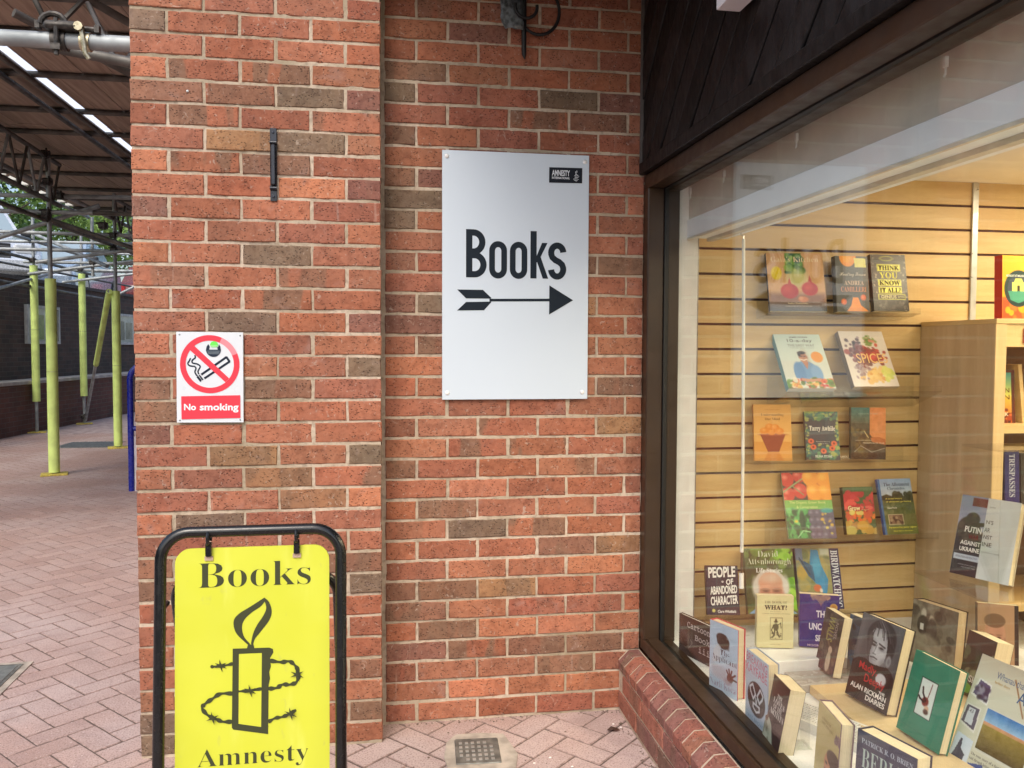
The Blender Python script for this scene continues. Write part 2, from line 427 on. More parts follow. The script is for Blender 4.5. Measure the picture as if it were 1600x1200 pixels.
# left manhole cover
t = thing('manhole_cover', 'grey steel access cover with pale frame at the left edge of the block paving', 'manhole cover', (-1.74, .61, 0), mat=Matrix.Translation((-1.735, .60, 0)) @ Matrix.Rotation(rad(2), 4, 'Z'))
b = MB(); b.box((-.235, -.235, -.02), (.235, .235, .0042)); b.build('concrete_surround', CONC, t, local=True)
b = MB(); b.box((-.19, -.19, 0), (.19, .19, .008), bev=.003); b.build('cover_plate', M('worn_steel', (.34, .35, .33), .45, metal=.6, var=.2, vs=40, bmp=.4), t, local=True)
b = MB()
for s_ in (-1, 1):
    b.box((-.205, s_*.198-.007, 0), (.205, s_*.198+.007, .007)); b.box((s_*.198-.007, -.19, 0), (s_*.198+.007, .19, .0072))
b.build('rim', IRON, t, local=True)
m_, nt_m, N_m, L_m, b_m = newmat('far_paving'); c_m = mix(nt_m, rng(nt_m, noise(nt_m, 9, pos(nt_m), 5), .4, .6), (.33, .25, .24), (.47, .38, .365)); L_m.new(c_m, b_m.inputs['Base Color']); b_m.inputs['Roughness'].default_value = .85
MB().add([(-7.5, 10.95, -.0004), (-.75, 10.95, -.0004), (-.75, 24, -.0004), (-7.5, 24, -.0004)], [(0, 1, 2, 3)]).build('far_paving', m_, kind='structure')
# leaves and litter
t = tag(MB().add([(.0, 0, .003), (.02, .012, .012), (.045, .004, .006), (.05, -.008, .004), (.022, -.014, .010), (.018, -.001, .018)], [(0, 4, 5), (5, 4, 3, 2), (0, 5, 1), (1, 5, 2)]).build('dead_leaf', M('dead_leaf', (.05, .022, .014), .7)), 'curled dark brown dead leaf on the paving near the brick plinth', 'leaf')
t.location = (.80, -.17, .002)
b = MB(); random.seed(5)
for i in range(130):
    u = random.random()
    if u < .6: x, y = random.uniform(.0, .9), -random.random()**2*.03-.002
    else: x, y = .885-random.random()**2*.03, random.uniform(-.6, 0)
    if random.random() < .12: x, y = random.uniform(.05, .85), random.uniform(-.4, -.03)
    r = random.uniform(.0012, .0035)
    b.sphere((x, y, .002), (r*random.uniform(.7, 1.6), r, r*.6), 5, 3)
b.build('grit_and_debris', M('debris', (.16, .12, .09), .95, var=.5, vs=200), kind='stuff')
b = MB()
for x, y in ((.56, -.33), (.50, -.36), (.31, -.41), (.84, -.12), (.86, -.15), (.62, -.40)):
    b.sphere((x, y, .003), (.005, .0035, .002), 6, 3)
b.build('pale_chippings', M('chip', (.8, .78, .74), .8), kind='stuff')

# ------------------------------------------------------------------ brickwork
random.seed(11)
def brick_mesh(L):
    """front face towards -Y at y=0, centred on x and z; worn, slightly wavy arrises"""
    b = MB(); H = .0650; D = .1; q = .0022
    def ring(inset, y, jit):
        pts = []
        nx = 4 if L > .15 else 3
        for i in range(nx): pts.append((-L/2+L*i/(nx-1), -H/2))
        pts.append((L/2, 0))
        for i in range(nx): pts.append((L/2-L*i/(nx-1), H/2))
        pts.append((-L/2, 0)); out = []
        for (x, z) in pts:
            sx = -1 if x < -L/2+1e-6 else (1 if x > L/2-1e-6 else 0); sz = -1 if z < -H/2+1e-6 else (1 if z > H/2-1e-6 else 0)
            corner = 1.5 if sx and sz else 1
            out.append((x-sx*inset*corner+random.uniform(-jit, jit), y+random.uniform(-jit, jit)*.25, z-sz*inset*corner+random.uniform(-jit, jit)))
        return out
    fr = ring(q, 0, .0016); md = ring(0, q*1.1, .0016); n = len(fr)
    bk = [(x, D, z) for x, y, z in md]
    b.add(fr+md+bk, [tuple(range(n))]+[(n+i, n+(i+1) % n, (i+1) % n, i) for i in range(n)]+[(2*n+i, 2*n+(i+1) % n, n+(i+1) % n, n+i) for i in range(n)])
    me = b.mesh('brick', BRICK); return me
FULL = [brick_mesh(.2170) for i in range(9)]; HALF = [brick_mesh(.1035) for i in range(6)]
REDS = [(.330, .130, .078), (.355, .148, .090), (.305, .116, .074), (.325, .136, .088), (.340, .128, .074), (.310, .124, .082), (.370, .156, .094)]
GREY = (.195, .138, .098); ORANGE = (.43, .175, .100); PURP = (.235, .110, .084); OCH = (.32, .175, .095); BROWN = (.25, .128, .084)
def mortar_sheet(x0, x1, z0, z1, y, parent, res=.005, seed=1):
    """joint mortar as an uneven hand-struck sheet: mostly set back, here and there smeared flush with the bricks"""
    rs = np.random.RandomState(seed); nx, nz = int((x1-x0)/res), int((z1-z0)/res); X, Z = np.meshgrid(np.linspace(x0, x1, nx), np.linspace(z0, z1, nz))
    def vn(cell):
        g = rs.normal(size=(int((z1-z0)/cell)+3, int((x1-x0)/cell)+3)); a, b_ = (Z-z0)/cell, (X-x0)/cell; i, j = a.astype(int), b_.astype(int); u, v = a-i, b_-j; u = u*u*(3-2*u); v = v*v*(3-2*v)
        return (g[i, j]*(1-v)+g[i, j+1]*v)*(1-u)+(g[i+1, j]*(1-v)+g[i+1, j+1]*v)*u
    d = .0036+.0010*vn(.09)+.0009*vn(.022)+.0006*vn(.011)
    d = np.clip(d, .0021, .007)
    v = np.stack([X, y+d, Z], -1).reshape(-1, 3); I = np.arange(nx*nz).reshape(nz, nx)
    f = np.stack([I[:-1, :-1], I[:-1, 1:], I[1:, 1:], I[1:, :-1]], -1).reshape(-1, 4)
    me = bpy.data.meshes.new('mortar'); v = v-np.array(WM[parent.name].translation)
    me.vertices.add(len(v)); me.vertices.foreach_set('co', v.astype(np.float32).ravel()); me.loops.add(f.size); me.loops.foreach_set('vertex_index', f.ravel().astype(np.int32))
    me.polygons.add(len(f)); me.polygons.foreach_set('loop_start', np.arange(0, f.size, 4, dtype=np.int32)); me.update(calc_edges=True); me.validate()
    me.polygons.foreach_set('use_smooth', [True]*len(f)); me.materials.append(MORTAR)
    return link('mortar', me, parent)
def lay(parent, x0, x1, k, yface, col=None, patch=None, z0=.005, name='brick', rot=None, big=.22):
    L = x1-x0-.0098
    src = random.choice(FULL) if L > .13 else random.choice(HALF)
    o = bpy.data.objects.new(name, src); C.objects.link(o); o.parent = parent
    L0 = .2170 if L > .13 else .1035
    flip = random.random() < .5
    o.scale = (L/L0, 1, 1)
    o.location = ((x0+x1)/2+random.uniform(-.0012, .0012), yface+random.uniform(-.0016, .0016), z0+.075*k+.0375+random.uniform(-.0010, .0010))
    o.rotation_euler = (random.uniform(-.008, .008), (math.pi if flip else 0)+random.uniform(-.003, .003), random.uniform(-.004, .004))
    if col is None:
        r = random.random()
        col = random.choice(REDS) if r < .93 else (PURP if r < .97 else ORANGE)
    j = random.uniform(.88, 1.12)
    al = patch if patch is not None else (random.uniform(.3, .8) if random.random() < .12 else random.uniform(0, .12))
    o.color = (col[0]*j, col[1]*j*random.uniform(.96, 1.04), col[2]*j, al)
    WM[o.name] = Matrix(); return o
G, O_, P_, H_, B_ = (GREY, .5), (ORANGE, 0), (PURP, .2), (OCH, .6), (BROWN, .7)
PT = (REDS[0], 1.0)
PIL = {32: {0: G}, 31: {0: (REDS[1], .1)}, 30: {0: O_, 1: PT, 2: PT}, 29: {0: (BROWN, 1), 2: G, 3: P_}, 28: {1: PT}, 27: {1: H_, 2: G}, 26: {0: O_, 1: PT, 2: B_}, 25: {2: O_, 3: P_}, 24: {0: P_, 2: (ORANGE, .1)},
       23: {3: O_}, 22: {0: O_, 2: G}, 21: {3: (REDS[1], .3)}, 20: {2: PT}, 19: {1: G, 3: P_}, 18: {}, 17: {3: G}, 16: {0: B_, 2: (BROWN, .9)}, 15: {0: B_, 3: (REDS[6], 0)}, 14: {0: P_}, 13: {1: H_, 3: G},
       12: {2: H_, 3: PT}, 11: {2: H_, 3: O_}, 10: {1: G}, 9: {0: (REDS[2], .4), 3: (REDS[1], 0)}, 8: {0: B_, 3: B_}, 7: {0: B_, 2: B_, 3: G}, 6: {2: B_, 0: (REDS[2], .4)}, 5: {3: (REDS[2], 0)}, 4: {2: B_}, 3: {}, 2: {}, 1: {0: G, 3: B_}, 0: {0: G}}
pillar = thing('brick_pillar', 'projecting red brick pillar carrying the no smoking sign', 'brick pillar', (-.4, -.135, 0))
def pl(o):   # re-parent positions given in world space
    o.location = Vector(o.location)-WM[o.parent.name].translation
for k in range(0, 38):
    xs = [-.8, -.6857, -.4571, -.2286, 0] if k % 2 == 0 else [-.8, -.5714, -.3429, -.1143, 0]
    for c in range(4):
        sp = PIL.get(k, {}).get(c)
        o = lay(pillar, xs[c]-(0.0049 if c == 0 else 0), xs[c+1]+(.0049 if c == 3 else 0), k, -.135, *(sp or (None, None)))
        pl(o)
mortar_sheet(-.7985, -.0015, 0, 2.86, -.135, pillar, seed=3)
b = MB(); b.box((-.7985, -.1270, 0), (-.0015, -.02, 2.86)); b.build('mortar_core', MORTAR, pillar)
wallt = thing('recessed_brick_wall', 'recessed red brick wall behind the large white arrow sign, between pillar and shop window', 'brick wall', (.5, 0, 0))
REC = {33: {4: (REDS[2], 0)}, 31: {0: B_}, 30: {0: G, 3: G}, 29: {1: (REDS[2], 0), 2: PT, 3: B_}, 28: {0: B_}, 26: {0: B_}, 25: {0: G, 4: B_}, 24: {0: G}, 22: {3: B_, 4: B_}, 21: {}, 20: {0: P_, 1: G, 3: H_}, 19: {0: P_}, 18: {1: B_},
       17: {0: O_, 4: H_}, 16: {4: B_}, 14: {2: PT, 4: H_}, 13: {1: PT, 2: PT, 0: (REDS[1], .1)}, 12: {0: B_}, 11: {4: G}, 10: {1: B_}, 9: {1: G, 2: PT}, 8: {0: (ORANGE, .2), 3: B_, 4: H_}, 7: {3: O_}, 6: {0: B_, 1: B_, 2: (OCH, .9)}, 5: {0: B_},
       4: {1: B_}, 3: {0: P_, 1: PT, 2: B_, 3: PT}, 2: {0: (REDS[2], .4), 3: B_}, 1: {3: O_}, 0: {}}
for k in range(0, 38):
    xs = [.0153, .2387, .462, .6855, .909, .9735] if k % 2 else [.0153, .127, .350, .574, .797, .9735]
    for c in range(5):
        if xs[c+1]-xs[c] < .08:
            o = lay(wallt, xs[c], xs[c+1]+.0049, k, 0, random.choice(REDS), .2); pl(o); continue
        sp = REC.get(k, {}).get(c)
        o = lay(wallt, xs[c]-(.0049 if c == 0 else 0), xs[c+1]+(.0049 if c == 4 else 0), k, 0, *(sp or (None, None))); pl(o)
mortar_sheet(.0, .9745, 0, 2.86, 0, wallt, seed=5)
b = MB(); b.box((.0, .0082, 0), (.9745, .12, 2.86)); b.build('mortar_core', MORTAR, wallt)
# building mass behind the brickwork and along the alley
BT = brick_texture_material('far_brickwork', (.30, .105, .065), (.22, .09, .06), (.33, .28, .22), .075)
bm = MB(); bm.box((-.795, -.02, 0), (0, 14, 2.86)); bm.box((0, .12, 0), (1.1, 14, 2.86)); bm.box((1.1, .2, 0), (5.2, 14, 2.86)); bm.box((-.9, -.14, 2.86), (5.6, 14, 3.9)); pass
tag(bm.build('shop_building', BT), 'red brick shop building rising behind the pillar and the window', 'building')

# soffit over the recess
WOODD = M('dark_stained_wood', (.014, .012, .011), .55, var=.4, vs=10, bmp=.4, bs=60)
b = MB(); b.box((.0, -1.35, 2.74), (.98, -.0, 2.78)); tag(b.build('porch_soffit', M('soffit_board', (.09, .07, .055), .8, var=.3)), 'dark boarded soffit above the recessed wall', 'soffit')

# ------------------------------------------------------------------ plinth under the shop window
pln = thing('window_plinth', 'low brick plinth with sloping header coping under the shop window', 'brick plinth', (.93, -1.6, 0))
random.seed(21)
PR = [(.31, .125, .090), (.33, .13, .09), (.27, .11, .088), (.24, .115, .10), (.35, .145, .105)]
def cant(kind):
    b = MB(); j = lambda s=.0012: random.uniform(-s, s)
    if kind == 'cant':
        pr = [(.966, .166), (.890, .166), (.8885, .198+j()), (.928+j(), .2355), (.966, .2365)]; w = .0655
    prof = [(x-.93, z) for x, z in pr]
    v0 = [(x, -w/2+.0015*(1 if i in (1, 2, 3) else 0)+j(.0008), z) for i, (x, z) in enumerate(prof)]; v1 = [(x, w/2-.0015*(1 if i in (1, 2, 3) else 0)+j(.0008), z) for i, (x, z) in enumerate(prof)]
    n = len(prof); b.add(v0+v1, [tuple(range(n)), tuple(range(2*n-1, n-1, -1))]+[((i+1) % n, i, n+i, n+(i+1) % n) for i in range(n)])
    return b.mesh('coping_brick', BRICK)
CM = [cant('cant') for i in range(5)]
y = -.006
i = 0
while y > -3.35:
    o = bpy.data.objects.new('coping_brick', random.choice(CM)); C.objects.link(o); o.parent = pln
    o.location = (0+random.uniform(-.0012, .0012), y-.0375+1.6, random.uniform(-.001, .001)); o.rotation_euler = (0, 0, random.uniform(-.008, .008))
    c = random.choice(PR); o.color = (*c, random.uniform(0, .5) if i > 1 else 1); y -= .0752; i += 1
Rz = Matrix.Rotation(-math.pi/2, 4, 'Z')
for k in range(2):
    y = -.008 if k == 0 else -.06
    i = 0
    while y > -3.3:
        L = .2186
        o = bpy.data.objects.new('brick', random.choice(FULL)); C.objects.link(o); o.parent = pln
        o.location = (.890-.93+random.uniform(-.001, .001), y-.1093+1.6, .0475+k*.075+.0015); o.rotation_euler = (0, 0, -math.pi/2+random.uniform(-.004, .004))
        r = random.random(); c = random.choice(PR) if r > .4 else random.choice([(.17, .09, .08), (.15, .12, .105)]); o.color = (*c, random.uniform(0, .8)); y -= .2286; i += 1
b = MB(); b.box((.8955, -3.35, 0), (.975, -.0005, .19)); b.prism([(.8935, .19), (.9745, .19), (.9745, .2325), (.9305, .2320), (.8930, .1970)], 1, -3.35, -.0006); b.build('mortar', MORTAR, pln)

# ------------------------------------------------------------------ shop window
BRN = M('brown_frame_paint', (.036, .019, .0095), .40, var=.12, vs=9, bmp=.08, bs=80)
BLK = M('black_gasket', (.008, .008, .008), .5, var=0)
def glass(name, tint=(.97, .99, .98), rough=0.0, ior=1.5):
    m, nt, N, L, b = newmat(name); N.remove(b)
    tr = N.new('ShaderNodeBsdfTransparent'); tr.inputs[0].default_value = (*tint, 1)
    gl = N.new('ShaderNodeBsdfGlossy'); gl.inputs['Roughness'].default_value = rough
    fr = N.new('ShaderNodeFresnel'); ge = N.new('ShaderNodeNewGeometry')   # both faces reflect as air to glass
    L.new(rng(nt, ge.outputs['Backfacing'], 0, 1, ior, 1/ior), fr.inputs[0])
    mx = N.new('ShaderNodeMixShader'); L.new(fr.outputs[0], mx.inputs[0]); L.new(tr.outputs[0], mx.inputs[1]); L.new(gl.outputs[0], mx.inputs[2])
    L.new(mx.outputs[0], N['Material Output'].inputs['Surface']); return m
GLASS = glass('window_glass')
ACRYL = glass('clear_acrylic', (.965, .97, .965), .02, 1.38)
win = thing('shop_window', 'large bookshop window in a dark brown frame, right of the recessed brick wall', 'shop window', (1.0, -1.7, .24))
b = MB()
b.box((.976, -3.4, .240), (1.036, 0, .285), bev=.004); b.box((.986, -3.4, .285), (1.030, -.055, .291), bev=.002)
b.build('sill_rail', BRN, win)
b = MB(); b.box((1.052, -3.4, .240), (1.086, -.054, .281), bev=.003); b.build('inner_sill_bead', BRN, win)
b = MB(); b.box((.976, -3.4, 1.976), (1.036, 0, 2.030), bev=.004); b.build('head_rail', BRN, win)
b = MB(); b.box((1.052, -3.4, 1.968), (1.100, -.054, 2.02), bev=.003); b.build('inner_head_bead', BRN, win)
b = MB(); b.box((.974, -.054, .284), (1.037, -.0005, 1.977), bev=.004); b.build('jamb', BRN, win)
b = MB(); b.box((1.052, -.056, .275), (1.096, -.002, 1.975), bev=.003); b.build('inner_jamb', BRN, win)
b = MB(); b.box((.974, -3.46, .240), (1.096, -3.401, 2.03), bev=.004); b.build('jamb', BRN, win)
b = MB(); b.box((1.0362, -.062, .27), (1.0518, -.04, 1.98)); b.box((1.0362, -3.40, .262), (1.0518, -.06, .279)); b.box((1.0362, -3.4, 1.972), (1.0518, -.06, 1.995)); b.build('gasket', BLK, win)
b = MB(); b.box((1.041, -3.39, .27), (1.047, -.05, 1.98)); b.build('glass_pane', GLASS, win)
b = MB(); b.box((1.0968, -.050, .272), (1.1695, .085, 2.0)); b.build('white_reveal', M('white_paint_trim', (.74, .73, .70), .5, var=.06), win)
b = MB(); b.box((1.170, -.046, .272), (1.176, .085, 1.80)); b.box((1.190, .05, .272), (1.196, .085, 1.80)); b.build('metal_edge_strip', M('brushed_metal', (.35, .34, .32), .35, metal=.9, var=.05), win)

# black boarding above the window
fas = thing('black_boarding', 'black stained diagonal timber boarding above the shop window', 'timber boarding', (.97, -1.7, 2.03))
DK = 0
cosA, sinA = math.cos(rad(58)), math.sin(rad(58))
def clip_poly(poly, f):
    out = []
    for i in range(len(poly)):
        a, b_ = poly[i], poly[(i+1) % len(poly)]; fa, fb_ = f(a), f(b_)
        if fa >= 0: out.append(a)
        if (fa >= 0) != (fb_ >= 0):
            t_ = fa/(fa-fb_); out.append((a[0]+(b_[0]-a[0])*t_, a[1]+(b_[1]-a[1])*t_))
    return out
random.seed(4)
BLB = M('black_timber', (.007, .007, .0075), .5, spec=.3, var=.5, vs=14, bmp=.5, bs=70, stretch=(1, 2.5, 1))
BLBS = [M('black_timber_%d' % k, (.005+.003*k, .005+.0032*k, .0055+.0036*k), .55-.05*k, spec=.3, var=.5, vs=9, bmp=.5, bs=50, stretch=(1, 2.5, 1)) for k in range(4)]
for i in range(-8, 32):
    y_c = -i*.141; wy = .131
    q = [(y_c, 2.0), (y_c-wy, 2.0), (y_c-wy-1.5, 3.5), (y_c-1.5, 3.5)]
    for f in (lambda p: p[1]-2.075, lambda p: 2.738-p[1], lambda p: -.012-p[0], lambda p: p[0]+3.45): q = clip_poly(q, f) if q else q
    if len(q) < 3: continue
    d = random.uniform(0, .006)
    o = MB().prism([(p[0], p[1]) for p in q], 0, .960+d, .984).build('board', random.choice(BLBS), fas); o.rotation_euler = (0, random.uniform(-.006, .006), random.uniform(-.012, .012)) if False else (0, 0, 0)
    bv = o.modifiers.new('eased_edges', 'BEVEL'); bv.width = .004; bv.segments = 2
b = MB(); b.box((.984, -3.46, 2.03), (1.02, 0, 2.739)); b.build('backing', WOODD, fas)
b = MB(); b.box((.953, -3.46, 2.031), (.984, -.003, 2.073), bev=.003); b.build('bottom_trim', BLB, fas)
b = MB(); b.box((.955, -.0118, 2.03), (.975, -.002, 2.738)); b.build('edge_trim', M('grey_trim', (.10, .09, .085), .6), fas)
# white projecting sign box above
t = tag(MB().box((.885, -1.25, 2.285), (.952, -.88, 2.735), bev=.002).build('sign_box', M('white_sign_box', (.72, .74, .80), .45, var=.03)), 'corner of a white box sign fixed to the black boarding at the top edge', 'box sign')

# ------------------------------------------------------------------ shop interior shell
WARMW = M('interior_white_paint', (.72, .70, .66), .6, var=.05)
b = MB(); b.add([(1.1, -5.4, .001), (5.1, -5.4, .001), (5.1, .2, .001), (1.1, .2, .001)], [(0, 1, 2, 3)]); b.build('shop_floor', M('shop_carpet', (.16, .14, .12), .95), kind='structure')
b = MB(); b.box((5.0, -5.5, 0), (5.1, .2, 2.2)); b.box((1.2, -5.5, 0), (5.0, -5.4, 2.2)); b.box((1.1, -5.4, 0), (1.19, -3.46, 2.2)); tag(b.build('shop_inner_walls', WARMW), 'plain walls of the shop room behind the display', 'interior wall')
b = MB(); b.box((1.282, -5.4, 2.07), (5.0, .19, 2.2)); b.build('shop_ceiling', M('ceiling_paint', (.80, .77, .70), .8, var=.03), kind='structure')
bh = thing('window_bulkhead', 'pale boxed bulkhead with a stepped lower band inside the top of the window', 'bulkhead', (1.2, -1.7, 1.8))
b = MB(); b.box((1.132, -3.4, 1.862), (1.281, -.052, 2.2)); b.box((1.1705, -.052, 1.862), (1.281, .088, 2.2)); b.build('upper_panel', M('bulkhead_grey', (.56, .53, .46), .6, var=.06), bh)
b = MB(); b.box((1.126, -3.4, 1.795), (1.283, -.051, 1.8615), bev=.002); b.build('lower_band', M('bulkhead_band_skylit', (.82, .87, .90), .45, var=.03), bh)  # skylight caught by the band is painted in as pale blue
b = MB(); b.box((1.1255, -3.4, 1.787), (1.135, -.052, 1.7949)); b.box((1.20, -3.4, 1.783), (1.225, -.06, 1.7949)); b.build('blind_track', M('cream_plastic', (.62, .58, .48), .5), bh)
for yy in (-.12, -.42, -.9, -1.5):
    b = MB(); b.box((1.106, yy-.004, 1.945), (1.114, yy+.004, 1.966)); b.tube([(1.11, yy, 1.946), (1.11, yy, 1.932), (1.107, yy, 1.926)], .0022, 6); b.build('blind_hook', M('clear_hook', (.6, .6, .58), .3), bh)
# slatwall
SLAT = []
def maple(name, c0, c1, stretch):
    m, nt, N, L, b = newmat(name); P = pos(nt, stretch)
    c = mix(nt, rng(nt, noise(nt, 3, P, 5, .4), .3, .7), c0, c1)
    c = mix(nt, rng(nt, noise(nt, 60, P, 3), .45, .7, 0, .25), c, mix(nt, 1.0, c, (.8, .72, .6), 'MULTIPLY'))
    L.new(c, b.inputs['Base Color']); b.inputs['Roughness'].default_value = .42; return m
MAPLE = maple('maple_laminate', (.62, .425, .185), (.72, .525, .25), (.7, 1, 8))
MAPV = maple('maple_side_panel', (.53, .385, .225), (.62, .465, .285), (8, 8, .6))
sw = thing('slatwall_display', 'maple slatwall with dark grooves behind the books in the window', 'slatwall', (2.8, .09, 1.1))
b = MB(); b.box((1.20, .098, .25), (5.0, .19, 2.07)); b.build('groove_backing', M('groove_dark', (.075, .030, .022), .7), sw)
z = 1.674-.099*15+.0
gz = [1.776-.0985*i for i in range(-3, 17)]
prev = 2.07
for g in gz:
    if g > 2.05: continue
    lo = g+.0055
    if prev-lo > .01: MB().box((1.197, .088, lo), (5.0, .1, prev-.0), bev=.0012).build('slat', MAPLE, sw)
    prev = g-.0045
b = MB(); b.box((2.402, .078, .9), (2.430, .0875, 2.069), bev=.002); b.build('upright_strip', M('aluminium', (.52, .53, .52), .35, metal=.7, var=.05), sw)
# display ledge
WHITEL = M('white_laminate', (.80, .81, .80), .35, var=.04)
b = MB(); b.box((1.0870, -3.4, .225), (2.6, .087, .272)); b.box((1.0872, -3.4, .0), (1.15, .087, .2245)); b.box((2.5, -3.4, 0), (2.58, .087, .2245)); tag(b.build('display_ledge', WHITEL), 'white laminate ledge that carries the books inside the window', 'display ledge')
tag(MB().box((1.215, -.445, .2725), (1.68, -.235, .333), bev=.002).build('white_riser', WHITEL), 'low white riser block under the cream book with the engraved figure', 'riser')
tag(MB().box((1.335, -.565, .2725), (1.62, -.452, .300), bev=.002).build('grey_riser', M('grey_acrylic', (.42, .40, .37), .25, var=.04)), 'low grey riser in front of the wooden display board', 'riser')
tag(MB().box((1.362, -1.7, .2728), (2.05, -.572, .3015), bev=.0015).build('display_board', maple('light_wood_board', (.66, .49, .27), (.74, .58, .34), (3, .6, 3))), 'pale wooden display board under the books by the window', 'display board')
# white cable vent grille
t = thing('vent_grille', 'white slotted vent grille lying behind the tilted dark novel', 'vent grille', mat=Matrix.Translation((1.265, -.78, .272)) @ Matrix.Rotation(rad(-62), 4, 'Z'))
WPL = M('white_plastic', (.72, .71, .68), .45)
b = MB(); b.box((-.17, -.06, 0), (.17, -.052, .03)); b.box((-.17, .052, 0), (.17, .06, .03)); b.box((-.17, -.052, 0), (-.162, .052, .03)); b.box((.162, -.052, 0), (.17, .052, .03))
for i in range(1, 6): b.box((-.162, -.052+i*.0175-.0012, .018), (.162, -.052+i*.0175+.0012, .0295))
b.build('grille_frame', WPL, t, local=True)
b = MB()
for i in range(34): b.box((-.158+i*.0094, -.0515, .0185), (-.1545+i*.0094, .0515, .029))
b.build('bars', WPL, t, kind='stuff', local=True)
b = MB(); b.box((-.161, -.0515, .0005), (.161, .0515, .003)); b.build('dark_base', M('vent_dark', (.05, .045, .04), .8), t, local=True)
# blind wand
t = thing('blind_wand', 'thin white blind wand hanging from the bulkhead in front of the slatwall', 'blind wand', (1.27, -.24, 1.79))
b = MB(); b.tube([(1.27, -.225, 1.772), (1.27, -.235, 1.5), (1.269, -.25, 1.0), (1.268, -.255, .73)], .0056, 10); b.build('rod', M('cream_rod', (.78, .77, .68), .35), t, smooth=True)
b = MB(); b.tube([(1.268, -.255, .73), (1.268, -.255, .66)], .0062, 10); b.tube([(1.268, -.256, .585), (1.268, -.257, .53)], .0085, 10); b.build('grip', M('white_grip', (.85, .84, .8), .4), t, smooth=True)
b = MB(); b.tube([(1.268, -.255, .66), (1.268, -.256, .585)], .0042, 8); b.build('cord_end', M('cord_brown', (.12, .08, .05), .6), t)
b = MB(); b.tube([(1.27, -.225, 1.772), (1.27, -.225, 1.785), (1.26, -.222, 1.787), (1.262, -.222, 1.795)], .0022, 8); b.tube([(1.27, -.225, 1.768), (1.27, -.225, 1.748)], .0052, 8); b.build('hook', M('chrome', (.6, .6, .6), .2, metal=1, var=0), t)
# ceiling lamps of the shop
def emis(name, col, st):
    m, nt, N, L, b = newmat(name); b.inputs['Base Color'].default_value = (*col, 1); b.inputs['Emission Color'].default_value = (*col, 1); b.inputs['Emission Strength'].default_value = st; return m
LAMP = emis('lamp_glow', (1, .84, .58), 18.5)
for i, (x, y) in enumerate([(2.75, -.75), (2.3, -2.3), (3.9, -1.0), (3.9, -3.2), (1.75, -1.35), (1.75, -2.6)]):
    s_ = .28 if x > 2 else .1
    t = thing('ceiling_lamp', ['square warm ceiling lamp nearest the slatwall upright', 'square ceiling lamp above the middle of the shop', 'square ceiling lamp at the far right of the shop', 'square ceiling lamp deep in the shop', 'small ceiling spot near the window display', 'small ceiling spot farther along the window'][i], 'ceiling lamp', (x, y, 2.07), group='lit ceiling lamps of the shop')
    b = MB(); b.box((x-s_-.015, y-s_-.015, 2.055), (x+s_+.015, y+s_+.015, 2.0695)); b.build('lamp_housing', WARMW, t)
    b = MB(); b.add([(x-s_, y-s_, 2.054), (x-s_, y+s_, 2.054), (x+s_, y+s_, 2.054), (x+s_, y-s_, 2.054)], [(0, 1, 2, 3)]); b.build('diffuser', LAMP, t)

# ------------------------------------------------------------------ wall-mounted things
# white arrow sign
X0, Z0, SW, SH = .2185, 1.1955, .541, .897
t = thing('books_sign', 'large white wall sign reading Books above a black arrow pointing right', 'wall sign', (X0, -.008, Z0))
PANEL = M('white_sign_panel_shade_blue', (.60, .69, .785), .38, var=0, coat=.15)  # white panel; the bluish light of open shade is mixed into its colour
b = MB(); b.box((X0, -.013, Z0), (X0+SW, -.008, Z0+SH), bev=.001); b.build('panel', PANEL, t)
for (u, v) in ((.030, .024), (.97, .026), (.035, .972), (.962, .972)):
    b = MB(); b.sphere((X0+u*SW, -.0135, Z0+SH*(1-v)), (.0085, .004, .0085), 12, 6); b.build('screw_cap', M('white_cap', (.80, .81, .82), .25, var=0), t, smooth=True)
p = Print((X0, -.0130, Z0), (SW, 0, 0), (0, 0, SH), (0, -1, 0))
DKB = (18, 30, 42)
U = lambda x, y: ((x-690-(y-234)*.004)/231., 1-(y-238-(x-690)*.02)/387.)     # photograph-like layout of the print
